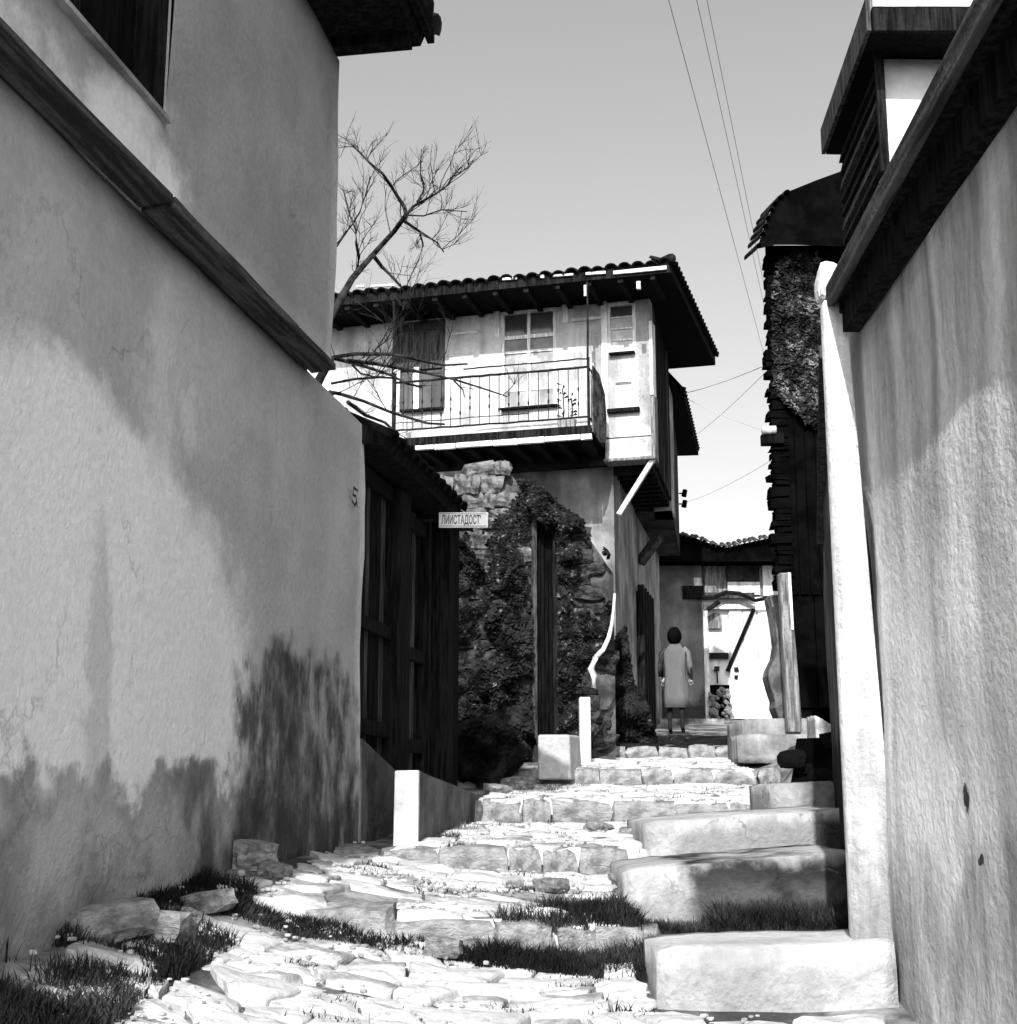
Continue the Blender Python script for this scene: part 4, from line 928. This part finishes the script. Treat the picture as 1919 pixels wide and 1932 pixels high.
# ragged tile ends up the lane-side edge
z = zj + .05; k = 0
while z < 5.6:
    h = random.uniform(.03, .13); w = random.random() ** 3 * .06
    MB().box(XD - w, XD + .15, -.06, .12, z, z + h * .8, .012).build('tile_end', M['black'], dh); z += h; k += 1
prf = [(1428, 470), (1434, 452), (1449, 408), (1466, 380), (1488, 361), (1540, 340), (1600, 318), (1760, 262), (1760, 470), (1500, 462), (1462, 462)]
P_ = [at(x, y, YD - .35) - Vector((0, YD, 0)) for x, y in prf]
dro = MB().prism(P_, (.3, 1.3, .58)).build('roof', M['black'], dh)
for i, (a, b) in enumerate(((1433, 462), (1440, 440), (1445, 425), (1450, 410), (1456, 395), (1464, 382), (1474, 371), (1485, 362))):
    P = at(a, b, YD - .4) - Vector((0, YD, 0)); inst('roof_tile', TILED, dro, (P.x - .0, P.y, P.z - .02), (R(10), R(-50), 0), (.6, 1, .6))
MB().box(at(1436, 820, YD).x, XD + .1, -.1, .05, at(1450, 840, YD).z, at(1450, 821, YD).z).build('bracket', M['black_wood'], dh)
MB().tube([at(1438, 812, YD - .1) - Vector((0, YD, 0)), at(1464, 811, YD - .1) - Vector((0, YD, 0))], .045, 7).build('insulator', M['white'], dh, smooth=True)
iv = cloud([(1458, 560), (1466, 500), (1500, 470), (1560, 480), (1566, 780), (1540, 810), (1462, 740)], 3200, YD, .1, thr=-.5, seed=12)
leaves('creeper_leaves', 'creeper with curled leaves painted sunlit on the upper black boarding', M['leaf'], iv, size=(.025, .06), cat='creeper', m2=M['leaf_lit'], frac=.45)
# post under the jetty
pt = at(1497, 1385, 13.85); xt = at(1484, 1085, 13.85).x
tp = empty('wooden_post', (0, 13.85, 0)); tag(tp, 'leaning grey wooden post under the black house with a painted edge highlight', 'post')
def vx(x, y): return at(x, y, 13.85).x
z0, z1 = at(1490, 1382, 13.85).z, at(1490, 1082, 13.85).z
MB().hexa([(vx(1485, 1382), -.06, z0), (vx(1513, 1382), -.06, z0), (vx(1513, 1382), .08, z0), (vx(1485, 1382), .08, z0), (vx(1468, 1085), -.06, z1), (vx(1489, 1085), -.06, z1), (vx(1489, 1085), .08, z1), (vx(1468, 1085), .08, z1)]).build('post_shaft', M['grey_wood'], tp, bevel=.015)
zm = at(1490, 1190, 13.85).z
MB().hexa([(vx(1491, 1190), -.075, zm), (vx(1495, 1190), -.075, zm), (vx(1495, 1190), .0, zm), (vx(1491, 1190), .0, zm), (vx(1484, 1095), -.075, z1), (vx(1490, 1095), -.075, z1), (vx(1490, 1095), .0, z1), (vx(1484, 1095), .0, z1)]).build('edge_highlight', M['white'], tp)  # white sliver: highlight along the post edge, painted on
# bulging pier behind the post
wav = [(1452, 1122), (1457, 1145), (1463, 1180), (1467, 1215), (1463, 1240), (1452, 1262), (1449, 1275), (1455, 1298), (1463, 1322), (1462, 1335), (1470, 1355), (1478, 1380)]
L_ = [at(x, y, 14.4) for x, y in wav]; poly = [Vector((p.x, 14.4, p.z)) for p in L_] + [Vector((3.1, 14.4, L_[-1].z)), Vector((3.1, 14.4, L_[0].z))]
pr_ = MB().prism(poly, (0, .35, 0)).build('plaster_pier', mat('dirty_render', .08, .22, 3, bump=.9, bscale=12, streak=5), bevel=.02)
tag(pr_, 'bulging dirty rendered pier directly behind the leaning wooden post', 'pier')
# retaining wall; its shaded hole is painted as a solid black front
cw = empty('retaining_wall', (0, 0, 0)); tag(cw, 'low black front painted for a shaded cellar hole between the top concrete block and the pale boulder', 'wall')
a = at(1482, 1470, 11.9); b = at(1590, 1375, 11.9); zt = at(1520, 1378, 11.9).z
MB().hexa([(a.x, 11.9, -.1), (3.2, 11.7, -.1), (3.3, 13.1, -.1), (a.x + .25, 13.1, -.1), (a.x + .12, 11.9, zt - .08), (3.2, 11.7, zt), (3.3, 13.1, zt), (a.x + .35, 13.1, zt - .02)]).build('black_front', M['black'], cw)
for i in range(7):
    s = random.uniform(.12, .2); inst('rubble_stone', rub_mesh(60 + i, M['black_wood']), cw, (a.x + .05 + i * .12, 11.86 + random.uniform(-.03, .05), random.uniform(.1, zt - .05)), (0, 0, random.random()), (s * 1.2, s, s * .8))

# ================================================================= RIGHT YARD HOUSE (near)
RF = Frame((1.3965, 5.25), (-.02, -1.0))      # u runs towards the camera, v into the building
ru = RF.uz
mR = mat('right_plaster', .7, .88, 1.5, stretch=(1.2, 1.2, .28), lo=.32, hi=.68, bump=.6, bscale=34, fine=.25, crack=1.1, ck=.5, streak=3, masks=[
    dict(t='ell', r={0: (1.5, 1.3), 2: (-.55, .5)}, c=.2, amp=.5, i=.2, brk=1.3, bs=2.5, st=(1, 1, .4), k=.85),
    dict(t='ell', r={0: (.15, .5), 2: (-.7, .6)}, c=.2, amp=.3, i=.2, brk=1, bs=3, st=(1, 1, .35), k=.7),
    dict(t='ell', r={0: (1.05, .35), 2: (.2, .32)}, c=.66, amp=.15, k=.8),
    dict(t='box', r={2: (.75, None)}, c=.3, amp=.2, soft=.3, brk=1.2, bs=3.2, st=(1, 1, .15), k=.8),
    dict(t='ell', r={0: (.93, .03), 2: (-.03, .035)}, c=.06, amp=.12, i=.5), dict(t='ell', r={0: (1.05, .025), 2: (-.2, .022)}, c=.06, amp=.1, i=.5)])
rh = RF.empty('yard_house'); tag(rh, 'low plastered outbuilding on the near right with a dark timber eave', 'outbuilding')
zev = 1.93
fw = sheet(-.1, 7, -1.6, zev + .05, 0, .3, step=.12, amp=.018, seed=9)
fw.v = [(x - .45 * sm(.7, 1.93, z) * (1 - sm(0, .6, x)), y, z) for x, y, z in fw.v]
fw.build('front_wall', mR, rh, smooth=True)
MB().box(.0, 7, .31, 3.4, -1.6, zev + .05).build('house_body', M['grey_plaster'], rh)
vE = -.09
er = MB().hexa([(-.12, vE, zev), (7, vE - .14, zev), (7, 3.6, zev + .08), (-.12, 1.6, zev + .05), (-.12, vE, zev + .05), (7, vE - .14, zev + .05), (7, 3.6, zev + 1.3), (-.12, 1.6, zev + .6)]).build('roof', M['dark_wood'], rh)
MB().hexa([(-.16, vE - .035, zev - .02), (7, vE - .175, zev - .02), (7, vE - .143, zev - .02), (-.16, vE - .003, zev - .02), (-.16, vE - .035, zev + .07), (7, vE - .175, zev + .07), (7, vE - .143, zev + .07), (-.16, vE - .003, zev + .07)]).build('fascia', M['beam_wood'], er, bevel=.006)
for i in range(18):
    u = -.05 + i * .42; MB().box(u - .03, u + .03, vE + .01, -.03, zev - .05, zev - .002).build('rafter_end', M['dark_wood'], er)
MB().box(-.05, 7, -.07, -.005, zev - .13, zev - .004).build('wall_plate', M['dark_wood'], rh)
rows = [(Vector((-.0 + i * .2, vE + .1 + r * .33, zev + .06 + r * .33 * .34)), Vector((1.1, 0, 0)), Vector((0, .915, .4)), Vector((0, -.4, .915))) for r in range(10) for i in range(34) if r < 5 or i > 6]
tiles_stuff(er, rows, None, TILED)
# whitewashed pilaster strip
mP = mat('whitewash', .5, .64, 2, bump=.7, bscale=30, fine=.25, streak=7, crack=2, masks=[dict(t='box', r={2: (None, .0)}, c=.18, amp=.4, soft=.3, brk=1, bs=3, st=(1, 1, .3), k=.75)])
qb_ = Vector((1.262, 5.31)); dd = Vector((.145, .0)); SF = Frame(qb_, (1, 0))
ps = SF.empty('gate_pier'); tag(ps, 'tall whitewashed pier at the far corner of the near right outbuilding', 'pier')
zp = at(1600, 562, 5.31).z
pq = sheet(0, dd.length, -.62, zp - .01, 0, .08, step=.06, amp=.003, seed=14)
pq.v = [(x, y, z) for x, y, z in pq.v]
pq.v = [(x * (1 - .42 * max(0, min(1, (z - .2) / 1.7))), y, z) for x, y, z in pq.v]
pq.build('pier_shaft', mP, ps, smooth=True)
cz1 = at(1580, 485, 5.4).z
rbk = inst('cap_stone', rub_mesh(80, M['white'], n=4), ps, (.035, .05, zp + (cz1 - zp) * .38), (0, .1, 0), (.1, .1, (cz1 - zp) * .8))
# grey yard wall running on behind the pier
YWF = Frame((1.42, 5.95), (Vector((3.1, 13.8)) - Vector((1.42, 5.95))).normalized() * -1)
yl = (Vector((3.1, 13.8)) - Vector((1.42, 5.95))).length
yw = YWF.empty('yard_wall'); tag(yw, 'long pale yard wall seen edge on behind the whitewashed pier', 'wall')
s_ = sheet(-yl * .6, 0, -.8, 1.9, 0, .25, step=.2, amp=.012, seed=15); s_.build('wall_body', mat('yard_wall_plaster', .06, .14, 1.5, bump=.6, bscale=12, streak=3, masks=[dict(t='box', r={2: (None, .35)}, c=.01, amp=.3, soft=.1, k=.95)]), yw, smooth=True)
MB().box(-yl * .6, 0, -.04, .3, 1.905, 1.96).build('coping', M['mid_wood'], yw)

# ================================================================= UPPER RIGHT BAY HOUSE
yh = empty('bay_house', (0, 0, 0)); tag(yh, 'upper floor of a house at top right with a white gable and dark lapped boards', 'house')
XA, XB = .291 * 7.5, .2588 * 8.65
zt4 = at(1700, 112, 7.5).z
for (z0, z1, nm, m) in ((1.2, zt4, 'front_wall', mat('gable_plaster', .62, .82, 2, bump=.6, bscale=12, masks=[dict(t='box', r={2: (0, 9)}, c=.35, brk=1.2, bs=2.2, k=.45, amp=0)])),):
    f_ = sheet(XA, 5.5, z0, z1, 7.5, .2, step=.2, amp=.012, seed=21); f_.build(nm, m, yh, smooth=True)
MB().hexa([(XA + .02, 7.71, 1.2), (5.5, 7.71, 1.2), (5.5, 8.65, 1.2), (XB, 8.65, 1.2), (XA + .02, 7.71, zt4), (5.5, 7.71, zt4), (5.5, 8.65, zt4), (XB, 8.65, zt4)]).build('house_body', M['facade'], yh)
zbd = 3.55; nbd = 7
for i in range(nbd):
    za = zbd + (zt4 - zbd) * i / nbd; zb2 = zbd + (zt4 - zbd) * (i + 1) / nbd
    MB().hexa([(XA - .045, 7.49, za - .01), (XA + .01, 7.49, za - .01), (XB + .01, 8.65, za - .01), (XB - .045, 8.65, za - .01), (XA - .018, 7.49, zb2), (XA + .01, 7.49, zb2), (XB + .01, 8.65, zb2), (XB - .018, 8.65, zb2)]).build('lap_board', M['mid_wood' if i in (1, 4) else 'dark_wood'], yh)
MB().box(XA - .05, XA - .005, 7.45, 7.485, zbd - .05, zt4).build('corner_board', M['dark_wood'], yh)
zs4 = zt4 + .01
e_ = MB().hexa([(XA - .13, 7.2, zs4), (6, 7.2, zs4), (6, 8.95, zs4), (XB - .09, 8.8, zs4 + .02), (XA - .13, 7.2, zs4 + .12), (6, 7.2, zs4 + .12), (6, 8.95, zs4 + 1), (XB - .09, 8.8, zs4 + .14)]).build('roof', M['black_wood'], yh)
MB().hexa([(XA - .16, 7.2, zs4 + .0), (XA - .135, 7.2, zs4 + .0), (XB - .095, 8.8, zs4 + .02), (XB - .12, 8.8, zs4 + .02), (XA - .16, 7.2, zs4 + .2), (XA - .135, 7.2, zs4 + .2), (XB - .095, 8.8, zs4 + .2), (XB - .12, 8.8, zs4 + .2)]).build('bargeboard', M['mid_wood'], e_)
MB().box(XA - .13, 6, 7.16, 7.195, zs4 + .125, zs4 + .45).build('fascia', M['facade'], e_)
MB().box(XA - .135, 6, 7.165, 7.197, zs4 - .02, zs4 + .12).build('fascia', M['dark_wood'], e_)
rows = [(Vector((XA - .1 + i * .2, 7.1 + r * .34, zs4 + .46 + r * .15)), Vector((1.1, 0, 0)), Vector((0, .92, .38)), Vector((0, -.38, .92))) for r in range(4) for i in range(18)]
tiles_stuff(e_, rows, None, TILE)

# broken plaster shard and sticks between weeds and pier
p = at(1622, 1775, 5.95); q = at(1617, 1690, 5.95)
tag(MB().hexa([(p.x - .035, 5.95, p.z - .08), (p.x + .02, 5.95, p.z - .08), (p.x + .02, 6.0, p.z - .08), (p.x - .035, 6.0, p.z - .08), (q.x - .02, 5.98, q.z), (q.x + .01, 5.98, q.z - .03), (q.x + .01, 6.02, q.z - .03), (q.x - .02, 6.02, q.z)]).build('upright_shard', M['white']), 'narrow white shard upright in the weeds against the pier foot', 'shard')
for i, pts in enumerate((((1600, 1605), (1625, 1640), (1640, 1690)), ((1615, 1680), (1650, 1725)), ((1632, 1705), (1640, 1770)), ((1560, 1640), (1612, 1660)))):
    tag(MB().tube([at(x, y, 5.9 + .05 * j) - Vector((.0, 0, 0)) for j, (x, y) in enumerate(pts)], .007, 5, .004).build('dead_twig', M['bark']), ('dead twig, longest and bent, at the pier foot', 'dead twig sloping across the pier foot', 'short upright dead twig at the pier foot', 'dead twig lying over the weeds')[i], 'twig')

# ================================================================= PERSON
PD = 22.0
pc = at(1277, 1390, PD); gzp = Sz(PD); pe = empty('person', (pc.x, PD, gzp)); tag(pe, 'person seen from behind in a light knee-length coat, dark bare head', 'person')
pe.rotation_euler = (0, 0, R(-12))
hp_ = at(1275, 1194, PD).z - gzp; sP = hp_ / 1.62
def skin(name, pts, edges, rad, m, parent, lv=2):
    me = bpy.data.meshes.new(name); me.from_pydata([Vector(p) * sP for p in pts], edges, []); me.materials.append(m)
    o = bpy.data.objects.new(name, me); col.objects.link(o); o.parent = parent
    md = o.modifiers.new('skin', 'SKIN'); md.use_smooth_shade = True
    for i, r in enumerate(rad): me.skin_vertices[0].data[i].radius = (r[0] * sP, r[1] * sP) if isinstance(r, tuple) else (r * sP, r * sP)
    me.skin_vertices[0].data[0].use_root = True
    s_ = o.modifiers.new('sub', 'SUBSURF'); s_.levels = lv; s_.render_levels = lv; return o
skinm = mat('skin', .2, .28, 5, bump=0); coat = mat('light_coat', .1, .13, 3, (1, 1, .3), bump=.2, bscale=40, fine=.1); stock = mat('dark_stocking', .012, .02, 5, bump=0)
pts = [(0, 0, .88), (0, 0, 1.05), (0, 0, 1.25), (0, .01, 1.38), (0, 0, 1.46), (0, -.01, 1.53), (-.09, 0, .82), (-.1, .02, .46), (-.1, -.02, .09), (-.1, .13, .035), (.09, 0, .82), (.1, -.04, .47), (.1, -.09, .12), (.11, .03, .04),
       (-.17, 0, 1.34), (-.23, -.01, 1.1), (-.2, .1, .9), (.17, 0, 1.34), (.24, -.02, 1.08), (.25, .06, .84)]
ed = [(0, 1), (1, 2), (2, 3), (3, 4), (4, 5), (0, 6), (6, 7), (7, 8), (8, 9), (0, 10), (10, 11), (11, 12), (12, 13), (3, 14), (14, 15), (15, 16), (3, 17), (17, 18), (18, 19)]
rd = [(.13, .1), (.11, .09), (.13, .1), (.1, .08), .05, .05, .075, .05, .035, (.035, .03), .075, .05, .035, (.035, .03), .05, .038, .028, .05, .038, .028]
body = skin('body', pts, ed, rd, stock, pe)
mb = MB()   # head with face: ellipsoid with nose, chin, ears
for i in range(13):
    th = math.pi * i / 12
    for j in range(16):
        ph = 2 * math.pi * j / 16; x, y, z = math.sin(th) * math.cos(ph), math.sin(th) * math.sin(ph), math.cos(th)
        r = 1.0
        if y > .8 and abs(x) < .25 and -.3 < z < .1: r += .16
        if z < -.4: x *= .78
        if z < -.5 and y > .3: r += .1
        if y > .75 and .1 < z < .3: r -= .05
        mb.v.append((x * .078 * r * sP, y * .098 * r * sP, (1.6 + z * .118) * sP - .05 * sP))
for i in range(12):
    for j in range(16): mb.f.append((i * 16 + j, i * 16 + (j + 1) % 16, (i + 1) * 16 + (j + 1) % 16, (i + 1) * 16 + j))
mb.build('head', skinm, pe, smooth=True)
hm = MB()
for i in range(11):
    th = math.pi * .82 * i / 10
    for j in range(16):
        ph = 2 * math.pi * j / 16; x, y, z = math.sin(th) * math.cos(ph), math.sin(th) * math.sin(ph), math.cos(th)
        if y > .3 and z < .35: y *= .25; x *= .9
        r = 1 + .05 * noise.noise(Vector((x * 3, y * 3, z * 3)))
        hm.v.append((x * .118 * r * sP, (y * .128 * r - .02) * sP, (1.565 + z * .15 * r) * sP))
for i in range(10):
    for j in range(16): hm.f.append((i * 16 + j, i * 16 + (j + 1) % 16, (i + 1) * 16 + (j + 1) % 16, (i + 1) * 16 + j))
hm.build('hair', M['black'], pe, smooth=True)
cm = MB(); prof = [(.42, .215, .15), (.6, .2, .145), (.8, .185, .135), (1.0, .16, .115), (1.15, .175, .12), (1.3, .185, .115), (1.38, .15, .1), (1.43, .085, .075), (1.47, .075, .07)]
for (z, rx, ry) in prof:
    for j in range(20):
        ph = 2 * math.pi * j / 20; fo = 1 + (.09 * math.sin(ph * 5 + z) if z < .9 else .035 * math.sin(ph * 4 + z * 6)); cm.v.append((math.cos(ph) * rx * fo * sP, math.sin(ph) * ry * fo * sP, z * sP))
for i in range(len(prof) - 1):
    for j in range(20): cm.f.append((i * 20 + j, i * 20 + (j + 1) % 20, (i + 1) * 20 + (j + 1) % 20, (i + 1) * 20 + j))
co = cm.build('coat', coat, pe, smooth=True); co.modifiers.new('s', 'SOLIDIFY').thickness = .012
dsl = mat('dark_sleeve', .02, .04, 6, bump=.4)
for sx, mm in ((-1, dsl), (1, coat)):
    s = MB(); s.tube([Vector(p) * sP for p in ((sx * .13, 0, 1.36), (sx * .2, 0, 1.3), (sx * .235, -.015, 1.1), (sx * .235, .04, .93))], .056 * sP, 10, .042 * sP); s.build('sleeve', mm, pe, smooth=True)
for sx, hx, hy in ((-1, -.205, .09), (1, .245, .055)):
    h = MB(); b0 = Vector((hx, hy, .87)) * sP
    h.tube([b0 + Vector((0, 0, .04)), b0, b0 - Vector((0, 0, .045))], .026, 6, .036)
    for k in range(4):
        q = b0 + Vector(((k - 1.5) * .017, 0, -.045)); ln = (.055, .07, .065, .05)[k]; h.tube([q, q + Vector((0, .01, -ln * .5)), q + Vector((0, .028, -ln))], .009, 5, .007)
    q = b0 + Vector((-sx * .03, 0, -.01)); h.tube([q, q + Vector((-sx * .015, .02, -.03)), q + Vector((-sx * .012, .03, -.055))], .01, 5, .008)
    h.build('hand', skinm, pe, smooth=True)

# ================================================================= BARE TREE behind the left house
tr = empty('bare_tree', (-2.2, 11.2, Sz(11) - .1)); tag(tr, 'bare winter tree reaching out from behind the left house', 'tree')
toff = Vector((-2.2, 11.2, Sz(11) - .1))
def Z5(x, y): return ((680 + .176 * x) / 1.06, (240 + .176 * y) / 1.06)
def Z4(x, y): return ((660 + .1772 * x) / 1.06, (680 + .1772 * y) / 1.06)
TD = 11.5
def limb(name, pts, r0, r1, Y=TD, tw=0,  sp=1.0, tr0=.0055, ln=.5, dirb=None):
    P = [at(x, y, Y + .25 * math.sin(i * 1.3)) - toff for i, (x, y) in enumerate(pts)]
    mb = MB(); mb.tube(P, r0, 6, r1); rnd = random.Random(len(name) + int(P[0].x * 1000))
    for k in range(tw):
        i = rnd.randrange(len(P) - 1) if len(P) > 2 else 0; base = P[i].lerp(P[i + 1], rnd.random()); d = (P[i + 1] - P[i]).normalized()
        d2 = (d + Vector((rnd.uniform(-1, 1), rnd.uniform(-.7, .7), rnd.uniform(-.5, 1.2))) * sp).normalized()
        def twig(b, dr, l, r, dep):
            q = [b]; c = dr
            for s in range(5): c = (c + Vector((rnd.uniform(-.25, .25), rnd.uniform(-.25, .25), rnd.uniform(-.12, .25)))).normalized(); q.append(q[-1] + c * l / 5)
            mb.tube(q, r, 3, r * .45)
            if dep: 
                for s in range(rnd.randrange(2, 5)): twig(q[rnd.randrange(1, 5)], (c + Vector((rnd.uniform(-1, 1), rnd.uniform(-1, 1), rnd.uniform(-.6, .9)))).normalized(), l * rnd.uniform(.4, .7), r * .6, dep - 1)
        twig(base, d2, ln * rnd.uniform(.5, 1.2), tr0, 2)
    mb.build(name, M['bark'], tr)
hub = at(640, 560, TD) - toff
MB().tube([(0, 0, 0), (.1, 0, 1.3), (.05, .05, 2.4)], .19, 10, .14).build('trunk', M['bark'], tr, smooth=True)
tp_ = Vector((.05, .05, 2.4)); mb = MB(); a1 = at(Z5(140, 1800)[0], Z5(140, 1800)[1], TD) - toff; mb.tube([tp_, tp_.lerp(a1, .5) + Vector((.0, 0, .2)), a1], .07, 8, .028).build('branch', M['bark'], tr, smooth=True)
limb('branch', [Z5(*p) for p in ((140, 1800), (375, 1530), (620, 1260), (750, 1080))], .028, .022, tw=2, ln=.35)
limb('branch', [Z5(*p) for p in ((750, 1080), (730, 990), (600, 780), (485, 610), (330, 480), (230, 370), (140, 290))], .02, .006, tw=7, ln=.5, tr0=.006)
limb('branch', [Z5(*p) for p in ((750, 1080), (840, 980), (980, 900), (1100, 830), (1240, 730), (1290, 600))], .015, .005, tw=13, ln=.42, tr0=.0055, sp=1.1)
limb('branch', [Z5(*p) for p in ((880, 930), (945, 820), (955, 730), (915, 610), (925, 330))], .012, .004, tw=4, ln=.3, tr0=.004)
limb('branch', [Z5(*p) for p in ((720, 1140), (910, 1270), (1100, 1390), (1180, 1500))], .015, .005, tw=7, ln=.4, tr0=.0045)
limb('branch', [Z5(*p) for p in ((750, 1080), (950, 1090), (1150, 1020), (1440, 1040))], .008, .004, tw=7, ln=.35, tr0=.004)
limb('branch', [Z5(*p) for p in ((910, 1290), (945, 1420), (890, 1600), (820, 1740), (760, 1880))], .009, .005, tw=3, ln=.3, tr0=.004)
limb('branch', [Z5(*p) for p in ((380, 1540), (470, 1660), (600, 1790), (700, 1900))], .02, .01, tw=2, ln=.3, tr0=.004)
limb('branch', [Z5(*p) for p in ((180, 1780), (200, 1680), (215, 1560), (185, 1400), (180, 1240), (110, 1080), (40, 800))], .018, .006, tw=9, ln=.4, tr0=.005)
limb('branch', [Z5(*p) for p in ((160, 1150), (225, 1050), (290, 850), (345, 640))], .009, .004, tw=5, ln=.35, tr0=.004)
limb('branch', [Z5(*p) for p in ((-40, 1430), (50, 1300), (170, 1150))], .014, .008, tw=4, ln=.35, tr0=.004)
b2 = at(*Z4(20, 200), TD) - toff; b3 = at(*Z4(20, 590), TD) - toff
MB().tube([tp_, tp_.lerp(b2, .6), b2], .08, 7, .03).tube([tp_, tp_.lerp(b3, .6) + Vector((0, 0, .1)), b3], .07, 7, .03).build('branch', M['bark'], tr, smooth=True)
limb('branch', [Z4(*p) for p in ((20, 200), (130, 180), (300, 155), (680, 160), (860, 190), (1100, 250), (1280, 285), (1550, 270))], .02, .008, tw=3, ln=.35, tr0=.005)
limb('branch', [Z4(*p) for p in ((20, 200), (150, 230), (400, 300), (700, 400), (860, 490), (1030, 530))], .02, .008, tw=5, ln=.35, tr0=.005)
limb('branch', [Z4(*p) for p in ((200, 230), (520, 270), (780, 320), (1120, 380), (1420, 450), (1800, 570), (2000, 640))], .018, .005, tw=7, ln=.35, tr0=.005)
limb('branch', [Z4(*p) for p in ((20, 590), (120, 610), (380, 690), (700, 820), (1100, 940), (1290, 950))], .018, .009, tw=4, ln=.35, tr0=.005)
limb('branch', [Z4(*p) for p in ((200, 700), (400, 850), (620, 930), (760, 1060))], .018, .01, tw=2, ln=.3, tr0=.005)
limb('branch', [Z4(*p) for p in ((20, 490), (280, 440), (560, 420), (720, 430))], .013, .008, tw=3, ln=.3, tr0=.004)
limb('branch', [Z4(*p) for p in ((250, 280), (350, 380), (520, 420), (600, 330), (700, 200))], .009, .005, tw=6, ln=.4, tr0=.004)
limb('branch', [Z4(*p) for p in ((380, 260), (520, 100), (640, 0), (760, -250), (900, -420))], .007, .003, tw=12, ln=.5, tr0=.0035, sp=1.3)
limb('branch', [Z4(*p) for p in ((1400, 460), (1500, 560), (1520, 650))], .008, .004, tw=1, ln=.2, tr0=.003)

# ================================================================= WIRES
def wire(a, b, lab, r=.005, sag=.1):
    A, B = at(*a), at(*b); pts = [A.lerp(B, i / 14) - Vector((0, 0, sag * 4 * (i / 14) * (1 - i / 14))) for i in range(15)]
    tag(MB().tube(pts, r, 4).build('overhead_wire', M['wire']), lab, 'wire', 'thin overhead wires')
wire((1251, -40, 9), (1450, 700, 26), 'leftmost long overhead wire falling steeply across the open sky', .0035, 0)
wire((1308, -30, 9), (1458, 650, 24), 'left wire of the close pair running down the sky', .003, 0)
wire((1328, -30, 9.3), (1462, 640, 24), 'right wire of the close pair running down the sky', .003, 0)
wire((1291, 742, 24), (1457, 684, 14), 'wire from the rear house insulator up to the black house', .006, .03)
wire((1293, 750, 24), (1440, 812, 14), 'wire from the rear house down to the white insulator', .004, .03)
wire((1302, 828, 27), (1457, 690, 14), 'wire crossing upward in the gap between the houses', .004, .05)
wire((1292, 948, 25.5), (1456, 868, 14), 'lowest faint wire in the gap between the houses', .003, .05)
